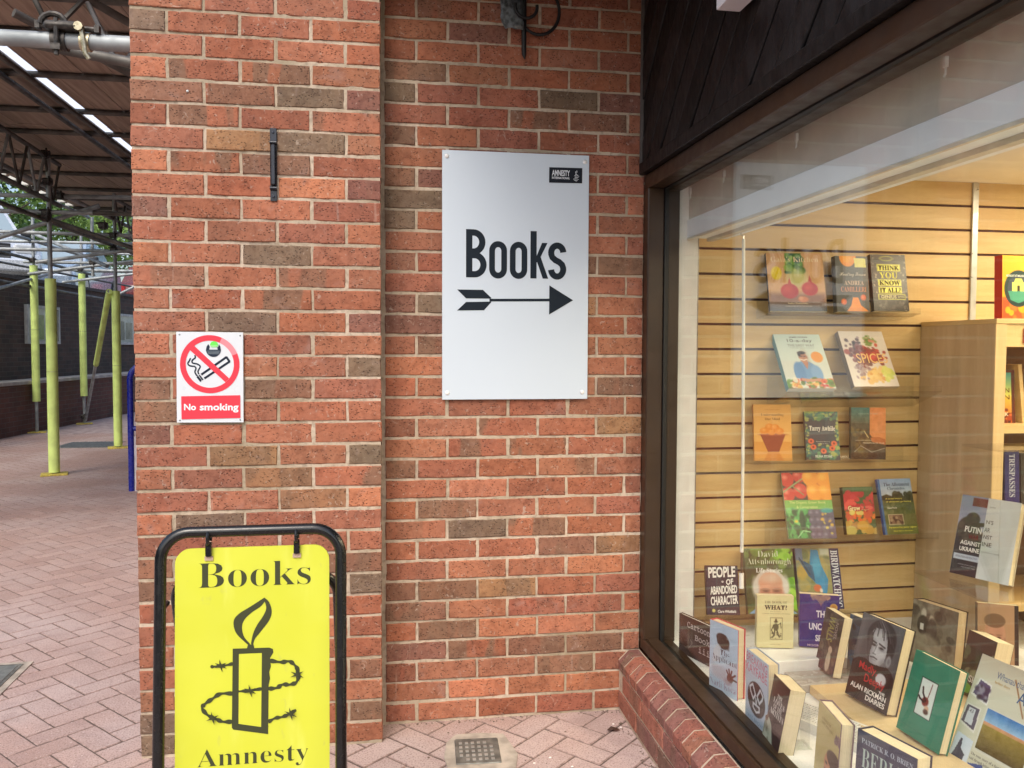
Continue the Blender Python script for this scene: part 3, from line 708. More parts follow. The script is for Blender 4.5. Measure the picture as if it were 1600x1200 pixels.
def cond(p, ch, x0, y0, x1, y1):
    """bold condensed lettering, drawn stroke by stroke; box in panel units"""
    w = x1-x0; h = y1-y0; asp = SW/SH; S = .0425                                 # stem
    def arc(cx, cy, rx, ry, a0, a1, n=16): return [(cx+rx*math.cos(rad(a0+(a1-a0)*i/n)), cy+ry*math.sin(rad(a0+(a1-a0)*i/n))) for i in range(n+1)]
    def band(outer, inner): 
        n = len(outer); p.put(outer+inner, [(i, n+i, n+i+1, i+1) for i in range(n-1)], DKB)
    sh = S*asp
    if ch == 'B':
        p.rect(x0, y0, x0+S, y1, DKB)
        for (a, b, xr) in ((y0, y0+h*.53, x1), (y0+h*.47, y1, x1-.008)):
            m_ = (a+b)/2; ry = (b-a)/2; r = ry/asp*.95; cx = xr-r
            out = [(x0+S*.9, b)]+arc(cx, m_, r, ry, 90, -90)+[(x0+S*.9, a)]
            inn = [(x0+S*.9, b-sh)]+arc(cx, m_, max(r-S, .004), ry-sh, 90, -90)+[(x0+S*.9, a+sh)]
            band([q for q in reversed(out)], [q for q in reversed(inn)])
    if ch == 'o':
        cx = (x0+x1)/2; r = w/2; ry = r*asp*1.05
        out = arc(cx, y1-ry, r, ry, 0, 180)+arc(cx, y0+ry, r, ry, 180, 360)+[(x1, y1-ry)]
        ri = r-S*.92; ryi = ri*asp*1.2
        inn = arc(cx, y1-sh*.95-ryi, ri, ryi, 0, 180)+arc(cx, y0+sh*.95+ryi, ri, ryi, 180, 360)+[(cx+ri, y1-sh*.95-ryi)]
        band(out, inn)
    if ch == 'k':
        xh = y0+h*.755
        p.rect(x0, y0, x0+S, y1, DKB)
        p.poly([(x0+S*.95, y0+h*.33), (x0+S*.95, y0+h*.46), (x1-.044, xh), (x1-.006, xh), (x0+S+.018, y0+h*.40)], DKB)
        p.poly([(x0+S+.002, y0+h*.36), (x0+S+.026, y0+h*.47), (x1, y0), (x1-.038, y0)], DKB)
    if ch == 's':
        cx = (x0+x1)/2; r = w/2-S*.46; rt = r*asp*1.18
        c1 = y1-sh*.48-rt; c0 = y0+sh*.48+rt
        pts = arc(cx, c1, r, rt, 5, 190, 14)+[(cx-r*.80, c1-rt*.62), (cx-r*.3, (c1+c0)/2+rt*.12), (cx+r*.3, (c1+c0)/2-rt*.12), (cx+r*.80, c0+rt*.62)]+arc(cx, c0, r, rt, 10, -175, 14)
        # ribbon in true proportions
        ws = []; P2 = [(a, b/asp) for a, b in pts]; vs = []
        n = len(P2)
        for i, q in enumerate(P2):
            a, b = P2[max(0, i-1)], P2[min(n-1, i+1)]; dx, dy = b[0]-a[0], b[1]-a[1]; l = math.hypot(dx, dy)
            k = S/2*1.0
            vs += [(q[0]+dy/l*k, (q[1]-dx/l*k)*asp), (q[0]-dy/l*k, (q[1]+dx/l*k)*asp)]
        p.put(vs, [(2*i, 2*i+1, 2*i+3, 2*i+2)[::-1] for i in range(n-1)], DKB)
xs = [U(a, 400)[0] for a in (727.5, 759.5, 763.5, 791.5, 796, 823.5, 828.5, 857, 857, 885.5)]
yb = lambda x: U(x, 434)[1]-.001
cond(p, 'B', xs[0], yb(727), xs[1], U(727, 359.5)[1])
cond(p, 'o', xs[2], yb(727)-.003, xs[3], U(775, 378)[1]); cond(p, 'o', xs[4], yb(727)-.003, xs[5], U(810, 379)[1])
cond(p, 'k', xs[6], yb(727), xs[7], U(828, 362)[1]); cond(p, 's', xs[8], yb(727)-.003, xs[9], U(870, 380)[1])
PX = lambda x, y: U(680+x/6.4, 340+y/6.4)
p.poly([PX(218, 725), PX(474, 730), PX(560, 812), PX(548, 818), PX(306, 814)], DKB)
p.poly([PX(306, 850), PX(552, 848), PX(560, 852), PX(486, 934), PX(218, 934)], DKB)
p.poly([PX(540, 818), PX(575, 820), PX(575, 846), PX(540, 848)], DKB)
p.poly([PX(560, 820), PX(1150, 823), PX(1150, 850), PX(560, 846)], DKB)
p.poly([PX(1146, 688), PX(1392, 841), PX(1146, 984)], DKB)
p.poly([U(857, 262), U(910, 262.5), U(910, 286.5), U(857, 286)], (16, 22, 34))
W_ = (225, 232, 240)
a0, a1 = U(861.5, 275), U(890, 266.5); p.text('AMNESTY', 'sb', a0[0], a0[1], a1[0], a1[1], W_)
a0, a1 = U(861.5, 280), U(890, 277); p.text('INTERNATIONAL', 'sb', a0[0], a0[1], a1[0], a1[1], W_)

def candle_logo(p, F, col, bg, k=1.0, wire=True):
    """candle wrapped in barbed wire; F maps layout units (taken 0..900 x 0..1200, y down) to the plane"""
    P = lambda pts: [F(*q) for q in pts]
    out = bez([(432, 385), (390, 350), (335, 290), (322, 215), (360, 165), (440, 115), (528, 58)], 6)+bez([(528, 58), (560, 90), (577, 150), (560, 210), (500, 290), (462, 340), (450, 395)], 6)
    inn = bez([(430, 365), (392, 320), (378, 260), (392, 210), (440, 160), (500, 120), (530, 85)], 6)+bez([(530, 85), (540, 130), (520, 180), (480, 240), (452, 300), (438, 365)], 6)
    n = len(out); m = len(inn)
    idx = [int(round(i*(m-1)/(n-1))) for i in range(n)]
    vs = P(out)+[F(*inn[i]) for i in idx]
    p.put(vs, [(i, i+1, n+i+1, n+i) for i in range(n-1)], col)
    p.poly(P([(418, 372), (455, 372), (462, 402), (410, 402)]), col)
    p.poly(P([(316, 400), (560, 393), (585, 402), (588, 425), (566, 462), (571, 520), (560, 556), (566, 600), (556, 640), (553, 972), (320, 942), (310, 930)]), col)
    p.poly(P([(358, 436), (511, 429), (506, 924), (355, 903)]), bg)
    def wireline(pts, w=17):
        q = bez(pts, 8); L = len(q)
        ws = [w*k*(1+.35*math.sin(i*.75)) for i in range(L)]
        # widths measured in layout units
        vs = []
        for i, c in enumerate(q):
            a, b = q[max(0, i-1)], q[min(L-1, i+1)]; dx, dy = b[0]-a[0], b[1]-a[1]; l = math.hypot(dx, dy) or 1
            vs += [F(c[0]+dy/l*ws[i]/2, c[1]-dx/l*ws[i]/2), F(c[0]-dy/l*ws[i]/2, c[1]+dx/l*ws[i]/2)]
        p.put(vs, [(2*i, 2*i+1, 2*i+3, 2*i+2)[::-1] for i in range(L-1)], col)
    def barb(x, y, r=44, ang=0):
        for a in (ang+25, ang-28, ang+75, ang+160, ang+205, ang+258):
            dx, dy = math.cos(rad(a)), math.sin(rad(a)); w = 7*k
            p.put([F(x-dy*w, y+dx*w), F(x+dx*r, y+dy*r), F(x+dy*w, y-dx*w)], [(0, 1, 2)], col)
            p.put([F(x-dy*w, y+dx*w), F(x+dx*r, y+dy*r), F(x+dy*w, y-dx*w)], [(2, 1, 0)], col)
    wireline([(318, 500), (262, 513), (190, 520), (166, 520)], 14)
    wireline([(566, 480), (640, 490), (695, 485), (735, 515), (757, 560), (745, 620), (700, 640), (650, 640), (610, 662), (555, 668)])
    wireline([(512, 668), (430, 680), (355, 686)], 14)
    wireline([(316, 700), (235, 702), (180, 735), (130, 770), (112, 800), (150, 845), (200, 868), (250, 888), (316, 888)])
    wireline([(553, 890), (600, 865), (650, 855), (700, 835), (740, 808)], 15)
    for x, y, r in ((236, 514, 44), (748, 572, 48), (434, 680, 44), (184, 862, 46), (706, 832, 46)): barb(x, y, r)
F2 = lambda x, y: U(894.6+x*(11.5/900.), 265.3+y*(19.5/1050.))
candle_logo(p, F2, W_, (16, 22, 34), 1.5)
p.build('printed_face', t)

# no smoking sign
X0, Z0, SW, SH = -.668, 1.133, .2125, .3005
t = thing('no_smoking_sign', 'small white no smoking sign with red ring on the pillar', 'wall sign', mat=Matrix.Translation((X0, -.1405, Z0)) @ Matrix.Rotation(rad(.3), 4, 'Y'))
b = MB(); b.box((0, -.0035, 0), (SW, 0, SH), bev=.0006); b.build('panel', M('white_sign_plastic', (.66, .71, .76), .35, var=.02), t, local=True)
for u, v in ((.05, .03), (.955, .035), (.045, .975), (.95, .97)):
    b = MB(); b.sphere((u*SW, -.0036, (1-v)*SH), (.003, .0018, .003), 8, 5); b.build('screw', M('screw_steel', (.30, .32, .34), .35, metal=.8, var=0), t, local=True)
p = Print((0, -.0035, 0), (SW/1, 0, 0), (0, 0, SH), (0, -1, 0))
Q = lambda x, y: ((x-110)/786., 1-(y-68-(x-110)*-.004)/1050.)
RD, RF, NK = (228, 62, 78), (236, 140, 150), (24, 34, 52)
def ringpx(cx, cy, ro, ri, a0, a1, col):
    n = 48; vs = []; fs = []
    for i in range(n+1):
        t_ = rad(a0+(a1-a0)*i/n); vs += [Q(cx+ri*math.cos(t_), cy-ri*.965*math.sin(t_)), Q(cx+ro*math.cos(t_), cy-ro*.965*math.sin(t_))]
    fs = [(2*i, 2*i+1, 2*i+3, 2*i+2) for i in range(n)]; p.put(vs, fs, col)
def rib(pts, w, col):
    q = pts; vs = []; L = len(q)
    for i, c in enumerate(q):
        a, b_ = q[max(0, i-1)], q[min(L-1, i+1)]; dx, dy = b_[0]-a[0], b_[1]-a[1]; l = math.hypot(dx, dy) or 1
        vs += [Q(c[0]+dy/l*w/2, c[1]-dx/l*w/2), Q(c[0]-dy/l*w/2, c[1]+dx/l*w/2)]
    p.put(vs, [(2*i, 2*i+1, 2*i+3, 2*i+2)[::-1] for i in range(L-1)], col)
for a, b_ in (((400, 560), (700, 352)), ((436, 604), (738, 402))): rib([a, b_], 26, NK)
rib([(694, 350), (736, 408)], 26, NK)
rib([(402, 628), (354, 572)], 13, NK); rib([(376, 565), (420, 622)], 17, NK); rib([(350, 585), (394, 640)], 17, NK)
rib(bez([(326, 335), (330, 365), (296, 395), (300, 425), (350, 436), (388, 465), (362, 520), (372, 556)], 8), 17, NK)
rib(bez([(276, 370), (262, 400), (244, 432), (268, 458), (322, 466), (338, 490), (326, 530), (350, 574)], 8), 17, NK)
ringpx(502, 438, 350, 283, 60, -24, RF); ringpx(502, 438, 350, 283, 22, -300, RD)
ringpx(502, 438, 350, 283, 66, 26, RF)
p.poly([Q(268, 275), Q(322, 228), Q(728, 600), Q(684, 645)], RD)
# round sticker
ringpx(545, 268, 88, 0, 180, 360, (32, 44, 62)); ringpx(545, 268, 86, 50, 150, 210, (32, 44, 62)); ringpx(545, 268, 86, 50, -30, 30, (32, 44, 62))
ringpx(553, 218, 48, 0, 0, 180, (110, 226, 92)); p.poly([Q(505, 218), Q(601, 218), Q(590, 240), Q(520, 240)], (150, 220, 140))
p.poly([Q(462, 240), Q(485, 205), Q(505, 240)], (32, 44, 62)); p.poly([Q(600, 240), Q(612, 205), Q(632, 240)], (32, 44, 62))
for yy in (285, 300, 316): rib([(472+abs(yy-285)*.3, yy), (618-abs(yy-285)*.3, yy)], 4, (150, 165, 175))
p.poly([Q(164, 812), Q(858, 796), Q(860, 1062), Q(166, 1078)], RD)
a, b_ = Q(196, 974), Q(336, 898); p.text('No', 'sb', a[0], a[1], b_[0], b_[1], (240, 232, 238), thin=.006)
a, b_ = Q(380, 1000), Q(838, 892); p.text('smoking', 'sb', a[0], a[1], b_[0], b_[1], (240, 232, 238), thin=.006)
p.mb.build('printed_face', p.mats, t, local=True)

# black hook plate on the pillar
HB = M('black_blued_steel', (.016, .019, .028), .32, metal=.4, var=.2, vs=40, coat=.3)
t = thing('hook_plate', 'black steel bracket plate screwed upright to the upper brick pillar', 'bracket', (-.352, -.14, 1.87))
b = MB(); b.box((-.3625, -.1405, 1.870), (-.3405, -.1365, 2.111), bev=.0012); b.build('back_plate', HB, t)
b = MB(); b.box((-.3605, -.1555, 1.921), (-.3425, -.1405, 2.055), bev=.004); b.build('raised_bar', HB, t)
for z in (1.912, 2.062): b = MB(); b.tube([(-.3625, -.146, z), (-.3405, -.146, z)], .0065, 10); b.build('bend', HB, t, smooth=True)
for z in (1.884, 2.096): b = MB(); b.sphere((-.3515, -.1405, z), (.0045, .003, .0045), 8, 5); b.build('screw', M('dark_screw', (.05, .055, .07), .3, metal=.8, var=0), t)
tag(MB().sphere((-.622, -.1385, 2.219), (.004, .003, .004), 8, 5).build('wall_plug', M('white_plug', (.8, .85, .85), .4)), 'tiny white wall plug in the upper left of the pillar', 'wall plug')

# wrought iron basket bracket at the top of the recess
IRN = M('black_wrought_iron', (.006, .006, .008), .5, var=.3, vs=50)
t = thing('basket_bracket', 'black wrought iron hanging bracket with scroll above the arrow sign', 'bracket', (.515, -.02, 2.6))
b = MB(); b.tube([(.512, -.022, 2.80), (.512, -.022, 2.50), (.513, -.022, 2.44), (.515, -.022, 2.425)], [.0095, .0095, .0080, .0015], 8); b.build('pointed_bar', IRN, t, smooth=True)
b = MB(); b.tube([(.512-.02+.075+.075*math.cos(a), -.022, 2.60+.085*math.sin(a)) for a in np.linspace(-2.9, .8, 24)], .006, 8); b.build('scroll', IRN, t, smooth=True)
b = MB(); b.tube([(.512+.003+.04*math.cos(a), -.05, 2.60+.04*math.sin(a)) for a in np.linspace(-3.4, .2, 16)], .006, 8); b.build('scroll', IRN, t, smooth=True)
b = MB(); b.tube([(.512, -.02, 2.64), (.512, -.3, 2.66), (.512, -.42, 2.66)], .008, 8); b.build('arm', IRN, t, smooth=True)
t = thing('tied_carrier_bag', 'scrap of pale patterned plastic tied to the wrought iron bracket', 'plastic scrap', (.46, -.03, 2.55))
b = MB(); random.seed(2); v = []
for i in range(7):
    for j in range(6): v.append((.425+i*.014+random.uniform(-.003, .003), -.03-.012*random.random(), 2.64-j*.019-.010*(abs(i-3.5)<2.6)*j*.4+random.uniform(-.004, .004)))
b.add(v, [(i*6+j, i*6+j+1, i*6+j+7, i*6+j+6) for i in range(6) for j in range(5)])
o = b.build('crumpled_sheet', M('pale_plastic', (.10, .115, .13), .4, var=.7, vs=60), t, smooth=True)
sm = o.modifiers.new('thickness', 'SOLIDIFY'); sm.thickness = .001

# ------------------------------------------------------------------ yellow swing sign
YS = -1.1
t = thing('pavement_sign', 'yellow Books Amnesty swing sign in a black tubular frame on the paving', 'pavement sign', (-.285, YS, 0))
BT_ = M('black_gloss_tube', (.006, .007, .008), .24, var=.1, vs=20, coat=.15)
def hoop(x0, x1, ztop, zb, r, yf):
    pts = [(x0, zb)]; R_ = .062
    pts += [(x0, ztop-R_)]+[(x0+R_-R_*math.cos(a), ztop-R_+R_*math.sin(a)) for a in np.linspace(.15, math.pi/2, 9)]
    pts += [(x1-R_+R_*math.sin(a), ztop-R_+R_*math.cos(a)) for a in np.linspace(0, math.pi/2-.15, 9)]+[(x1, ztop-R_), (x1, zb)]
    return [(x, yf(z), z) for x, z in pts]
zt = .972
b = MB(); b.tube(hoop(-.483, -.092, zt, .03, .0127, lambda z: YS-(.97-z)*.10), .0127, 14); b.build('front_hoop', BT_, t, smooth=True)
b = MB(); b.tube(hoop(-.470, -.104, .86, .03, .0127, lambda z: YS+.03+(.97-z)*.42-.03), .0115, 12); b.build('rear_hoop', BT_, t, smooth=True)
for x in (-.483, -.092): b = MB(); b.tube([(x, YS-.097, .0), (x, YS-.094, .035)], .0155, 12); b.build('rubber_foot', M('rubber', (.02, .02, .02), .8, var=0), t)
for x in (-.4835, -.0915): b = MB(); b.tube([(x, YS+.05, .80), (x, YS-.018, .80)], .006, 8); b.build('hinge_bolt', HB, t)
pb, pt_, pxl, pxr = .17, .935, -.4535, -.1185
ypl = lambda z: YS+.001-(.97-z)*.060
def round_rect(x0, x1, z0, z1, r, n=8):
    o = []
    for cx, cz, a0 in ((x1-r, z1-r, 0), (x0+r, z1-r, 90), (x0+r, z0+r, 180), (x1-r, z0+r, 270)):
        o += [(cx+r*math.cos(rad(a0+90*i/n)), cz+r*math.sin(rad(a0+90*i/n))) for i in range(n+1)]
    return o
b = MB(); rrp = round_rect(pxl, pxr, pb, pt_, .034); n = len(rrp)
b.add([(x, ypl(z), z) for x, z in rrp]+[(x, ypl(z)+.004, z) for x, z in rrp], [tuple(range(n)), tuple(range(2*n-1, n-1, -1))]+[((i+1) % n, i, n+i, n+(i+1) % n) for i in range(n)])
YEL, ntY, NY, LY, bY = newmat('yellow_panel'); cY = mix(ntY, rng(ntY, noise(ntY, 3, pos(ntY), 3), .3, .7), (.57, .61, .045), (.62, .66, .055))
cY = mix(ntY, rng(ntY, noise(ntY, 38, pos(ntY, (1, 1, .35)), 5, 1.5), .66, .74, 0, .3), cY, (.45, .47, .12)); cY = mix(ntY, rng(ntY, noise(ntY, 9, pos(ntY, (1.5, 1, .3)), 5), .58, .75, 0, .22), cY, (.88, .92, .35)); LY.new(cY, bY.inputs['Base Color'])
LY.new(rng(ntY, noise(ntY, 14, pos(ntY), 4), .35, .65, .32, .55), bY.inputs['Roughness'])
b.build('yellow_panel', YEL, t)
for x in (-.381, -.190):
    b = MB()
    b.tube([(x+.0*math.cos(a), YS-.0165*math.sin(a)-.0005, .958+.0165*math.cos(a)) for a in np.linspace(-2.2, 3.6, 16)], .0042, 8)
    b.build('hanging_clip', BT_, t, smooth=True)
    b = MB(); b.box((x-.0065, YS-.012, .918), (x+.0065, YS+.004, .948), bev=.0015); b.build('hanging_clip', BT_, t)
    b = MB(); b.box((x-.009, YS-.0062, .908), (x+.009, YS-.0026, .9175)); b.build('clip_slot', M('slot_pale', (.45, .33, .25), .7), t)
nrm = Vector((0, -1, .06)).normalized()
zz = lambda v: pb+(pt_-pb)*v
p = Print((0, ypl(0), 0), (1, 0, 0), (0, .060, 1), tuple(nrm), step=.0001)
INKC = (62, 66, 44)
YC = 'bg'
ink((1, 2, 3)); INK[((231, 240, 60), .5)] = YEL
# pixel layout of the print (photograph 200+x/3, 800+y/3) on the panel plane
def SX(x, y):
    px, py = x, y
    d = rr*((px-800)/1296.37)-uu*((py-600)/1296.37)+fw; o = Vector((0, -3.0202, 1.385))
    tt = (ypl(.7)-.0-o.y)/d.y
    for _ in range(3): q = o+d*tt; tt = (ypl(q.z)-o.y)/d.y
    q = o+d*tt; return (q.x, q.z)
x0, z0 = SX(309.5, 920.5); x1, z1 = SX(485.5, 874.5)
p.text('Books', 'ser', x0, z0+.0015, x1, z1, INKC, thin=-.013)
x0, z0 = SX(308, 1207); x1, z1 = SX(482, 1160)
p.text('Amnesty', 'ser', x0, z0, x1, z1, INKC, thin=-.013)
candle_logo(p, lambda x, y: SX(290+x/4.286, 920+y/4.286), INKC, (231, 240, 60), 1.35)
p.build('printed_lettering', t)

# ------------------------------------------------------------------ the alley: scaffold
GAL = M('galvanised_tube', (.33, .36, .37), .6, metal=.35, var=.25, vs=9, bmp=.1, bs=120)
OLDT = M('dull_old_tube', (.115, .11, .10), .55, metal=.4, var=.4, vs=7, bmp=.2)
FOAM = M('yellow_foam', (.66, .84, .26), .75, var=.16, vs=5, bmp=.15, bs=60)
FOAMC = M('foam_seam', (.40, .52, .12), .8)
COUP = M('coupler_steel', (.055, .050, .045), .5, metal=.5, var=.5, vs=60, bmp=.4)
BRASS = M('plated_clamp', (.46, .41, .28), .35, metal=.8, var=.3, vs=60, bmp=.5)
PLATEY = M('yellow_base_plate', (.62, .50, .10), .7, var=.3, vs=40)
def board_mat():
    m, nt, N, L, b = newmat('scaffold_board'); P = pos(nt, (9, .5, 9)); oi = N.new('ShaderNodeObjectInfo')
    c = mix(nt, rng(nt, noise(nt, 4, P, 5, .5), .3, .7), (.33, .25, .195), (.48, .375, .295))
    c = mix(nt, math_(nt, 'MULTIPLY', oi.outputs['Random'], .5), c, (.30, .26, .225))
    L.new(c, b.inputs['Base Color']); b.inputs['Roughness'].default_value = .85; bump(nt, b, noise(nt, 12, P, 5), .4, .003); return m
BOARD = board_mat()
R48 = .0242
scf = thing('scaffold', 'tube scaffold over the alley with plank roof and yellow foam sleeves on its legs', 'scaffold', (-3.4, 7, 0))
def leg(x, y, top, f0, f1, plate=True, foamr=.055):
    b = MB(); b.tube([(x, y, .01), (x, y, top)], R48, 12); o = b.build('upright_tube', GAL, scf, smooth=True)
    if f1 > f0:
        b = MB(); b.tube([(x, y, f0), (x, y, (f0+f1)*.52)], foamr, 16); b.tube([(x, y, (f0+f1)*.52+.004), (x, y, f1)], foamr*.985, 16); b.build('foam_sleeve', FOAM, o, smooth=True)
    if plate:
        b = MB(); b.box((x-.13, y-.10, 0), (x+.13, y+.10, .018), rot=Matrix.Rotation(rad(18), 3, 'Z'), bev=.004); b.build('base_plate', PLATEY, o)
    return o
leg(-3.475, 6.513, 3.44, .03, 2.10); leg(-3.54, 8.934, 3.44, .03, 2.13); leg(-5.437, 11.224, 3.44, .50, 2.66, foamr=.058); leg(-5.215, 12.70, 3.44, .50, 2.66, foamr=.058)
leg(-3.60, 11.8, 3.44, .03, 2.1); leg(-3.45, 3.6, 3.44, .03, 2.1)
leg(-1.02, 9.2, 3.44, .03, 2.1); leg(-1.02, 6.5, 3.44, 0, 0); leg(-5.43, 9.0, 3.44, .5, 2.66)
def tube(a, b_, m=GAL, r=R48, name='ledger_tube'):
    b = MB(); b.tube([a, b_], r, 10); return b.build(name, m, scf, smooth=True)
def coupler(x, y, z, s=1.0):
    b = MB(); b.box((x-.045*s, y-.05*s, z-.035*s), (x+.045*s, y+.03*s, z+.035*s), bev=.012*s)
    b.tube([(x-.06*s, y-.045*s, z+.02*s), (x+.06*s, y-.045*s, z+.02*s)], .010*s, 6); b.tube([(x+.03*s, y-.06*s, z-.05*s), (x+.03*s, y-.06*s, z+.05*s)], .010*s, 6)
    return b.build('coupler', COUP, scf)
# ledgers across
tube((-5.9, 6.46, 2.79), (-2.05, 6.46, 2.80)); tube((-3.0, 6.40, 2.795), (-.85, 6.40, 2.76), OLDT)
tube((-5.9, 8.88, 2.89), (-.85, 8.88, 2.86)); tube((-5.6, 8.98, 2.67), (-.85, 8.98, 2.67)); tube((-4.5, 8.84, 2.49), (-2.9, 8.84, 2.74)); tube((-4.05, 6.6, 2.52), (-3.0, 6.6, 2.90))
tube((-3.42, 6.42, 2.71), (-2.6, 6.52, 2.43), OLDT)
tube((-5.6, 11.28, 2.72), (-.85, 11.28, 2.72)); tube((-5.6, 12.66, 2.72), (-.85, 12.66, 2.72)); tube((-5.5, 11.17, 2.52), (-3.2, 11.17, 2.86)); tube((-5.5, 12.6, 2.50), (-3.2, 12.6, 2.82))
# ledgers along
tube((-5.49, 2.2, 2.76), (-5.49, 14.2, 2.76), OLDT); tube((-3.53, 2.5, 2.73), (-3.60, 14.2, 2.75), OLDT); tube((-5.49, 6, 2.33), (-5.47, 14.6, 2.33), OLDT); tube((-3.53, 2.5, 3.10), (-3.60, 14.2, 3.10), GAL)
tube((-3.60, 8.86, 2.12), (-5.17, 12.62, .08), GAL, name='brace_tube')
b = MB(); b.tube([(-3.60, 8.86, 2.12), (-4.38, 10.74, 1.10)], .040, 14); b.build('brace_foam_sleeve', FOAM, scf, smooth=True)
for c in ((-3.475, 6.46, 2.79), (-3.475, 6.44, 2.73), (-3.54, 8.88, 2.87), (-3.54, 8.9, 2.68), (-5.437, 11.2, 2.74), (-5.215, 12.66, 2.74), (-3.475, 6.5, 3.12), (-3.475, 6.45, 3.40), (-5.2, 12.64, .14), (-3.54, 8.86, 3.12), (-2.9, 6.4, 2.66), (-3.6, 11.2, 2.74)): coupler(*c)
# roof: transoms, plank decking and edge beam
RZ = 3.50
for i, y in enumerate((2.35, 2.95, 3.87, 4.9, 5.7, 6.85, 7.75, 8.8, 9.55, 10.4, 10.85)):
    tube((-4.55, y, RZ-.045), (-.82, y+random.uniform(-.05, .05), RZ-.045), OLDT, name='transom_tube')
random.seed(31)
for i in range(17):
    x = -4.52+i*.2265
    gapcol = -2.92 < x < -2.70
    y = 2.0+random.uniform(-.2, .0)
    while y < 10.6:
        L = 3.6; dz = random.uniform(-.003, .004)
        MB().box((x+(.125 if gapcol else .004), y, RZ-.018+dz), (x+.2215+random.uniform(-.003, .002), min(10.9, y+L-.01), RZ+.018+dz)).build('plank', BOARD, scf)
        y += L
MILKY, nt__, N__, L__, b__ = newmat('milky_sheet'); tl_ = N__.new('ShaderNodeBsdfTranslucent'); tl_.inputs[0].default_value = (.85, .88, .92, 1); L__.new(tl_.outputs[0], N__['Material Output'].inputs['Surface'])
b = MB(); b.box((-2.93, 1.4, RZ+.06), (-2.58, 10.9, RZ+.064)); b.build('translucent_sheet', MILKY, scf)
for x, z in ((-4.60, RZ-.06), (-2.80, RZ-.09), (-2.62, RZ-.09)): tube((x, 1.4, z), (x, 11.2, z), GAL if x < -3 else OLDT, name='edge_tube')
b = MB()
for i in range(28): b.box((-4.64, 2+i*.32, RZ-.03), (-4.52, 2.09+i*.32, RZ+.045), bev=.01)
b.build('board_clips', M('pale_clip', (.55, .55, .50), .6), scf, kind='stuff')
for a_, b_ in (((-5.9, 6.9, 3.02), (-2.3, 6.9, 3.05)), ((-6.0, 11.1, 3.02), (-2.5, 11.1, 3.02)), ((-5.46, 9.2, 2.05), (-5.46, 13.5, 2.9)), ((-3.6, 8.8, 2.45), (-5.5, 11.1, 3.2)), ((-4.9, 13.4, 2.3), (-3.0, 13.4, 3.3)), ((-5.44, 6.4, 3.05), (-5.44, 14.0, 3.05)), ((-2.35, 8.9, 2.7), (-2.35, 8.9, 3.44)), ((-4.55, 11.2, 2.5), (-4.55, 11.2, 3.44)), ((-3.5, 13.3, 2.5), (-3.5, 13.3, 3.44)), ((-5.6, 14.4, 2.85), (-.85, 14.4, 2.85)), ((-5.6, 14.4, 3.2), (-.85, 14.4, 3.2))): tube(a_, b_)
for c in ((-2.35, 8.88, 2.88), (-4.55, 11.2, 2.72), (-3.5, 13.28, 2.72), (-5.46, 11.15, 3.04), (-3.55, 11.1, 3.02), (-3.5, 6.9, 3.04), (-1.02, 6.46, 2.8), (-1.02, 8.9, 2.68)): coupler(*c)
# ladder beams
def ladder(a, b_, h, seg):
    a, b_ = Vector(a), Vector(b_); m = MB(); m.tube([a, b_], R48, 10); m.build('beam_chord', OLDT, scf, smooth=True)
    m = MB(); m.tube([a-Vector((0, 0, h)), b_-Vector((0, 0, h))], R48, 10); m.build('beam_chord', OLDT, scf, smooth=True)
    for i in range(seg):
        p = a.lerp(b_, i/seg); q = a.lerp(b_, (i+.5)/seg)-Vector((0, 0, h)); r_ = a.lerp(b_, (i+1)/seg)
        for u, v in ((p, q), (q, r_)): m = MB(); m.tube([u, v], .015, 6); m.build('beam_strut', GAL if i % 2 else OLDT, scf)
ladder((-3.30, 2.6, 3.38), (-3.50, 6.9, 3.38), .45, 9)
ladder((-1.95, 1.9, 3.60-.12), (-1.40, 2.45, 3.30), .30, 2)
ladder((-3.55, 9.0, 3.38), (-3.57, 10.9, 3.38), .45, 4)
# near tube at the pillar with swivel coupler, clamp and yellow end cap
b = MB(); b.tube([(-2.3, .02, 2.405), (-.822, .02, 2.412)], .0262, 16); nt_ = b.build('near_tube', GAL, scf, smooth=True)
b = MB(); b.tube([(-.832, .02, 2.412), (-.806, .02, 2.412)], .0285, 16); b.build('end_cap', M('yellow_cap', (.78, .58, .05), .5), nt_, smooth=True)
b = MB()
b.tube([(-1.085, .02, 2.41), (-1.04, .02, 2.41)], .034, 14); b.box((-1.10, -.03, 2.435), (-.99, .05, 2.462), bev=.008); b.tube([(-1.075+.04*math.cos(a), -.005, 2.455+.035*math.sin(a)) for a in np.linspace(0, math.pi, 8)], .010, 8)
b.tube([(-1.06, -.022, 2.47), (-1.06, -.022, 2.35)], .008, 8); b.tube([(-1.12, 0, 2.45), (-.93, 0, 2.447)], .0085, 8); b.box((-1.075, -.035, 2.365), (-1.045, -.01, 2.385)); b.box((-.945, -.012, 2.435), (-.93, .012, 2.459)); b.box((-1.13, -.012, 2.44), (-1.115, .012, 2.464))
b.build('swivel_coupler', COUP, nt_, smooth=True)
b = MB(); b.tube([(-.995, .02, 2.412), (-.965, .02, 2.41)], .0315, 14); b.tube([(-.985, -.014, 2.445), (-.972, -.016, 2.36), (-.962, -.012, 2.345)], .008, 8); b.tube([(-.99, -.03, 2.447), (-.99, .005, 2.449)], .015, 8)
b.build('plated_clamp', BRASS, nt_, smooth=True)
tube((-2.6, .9, 2.86), (-.83, 1.0, 2.62), OLDT)

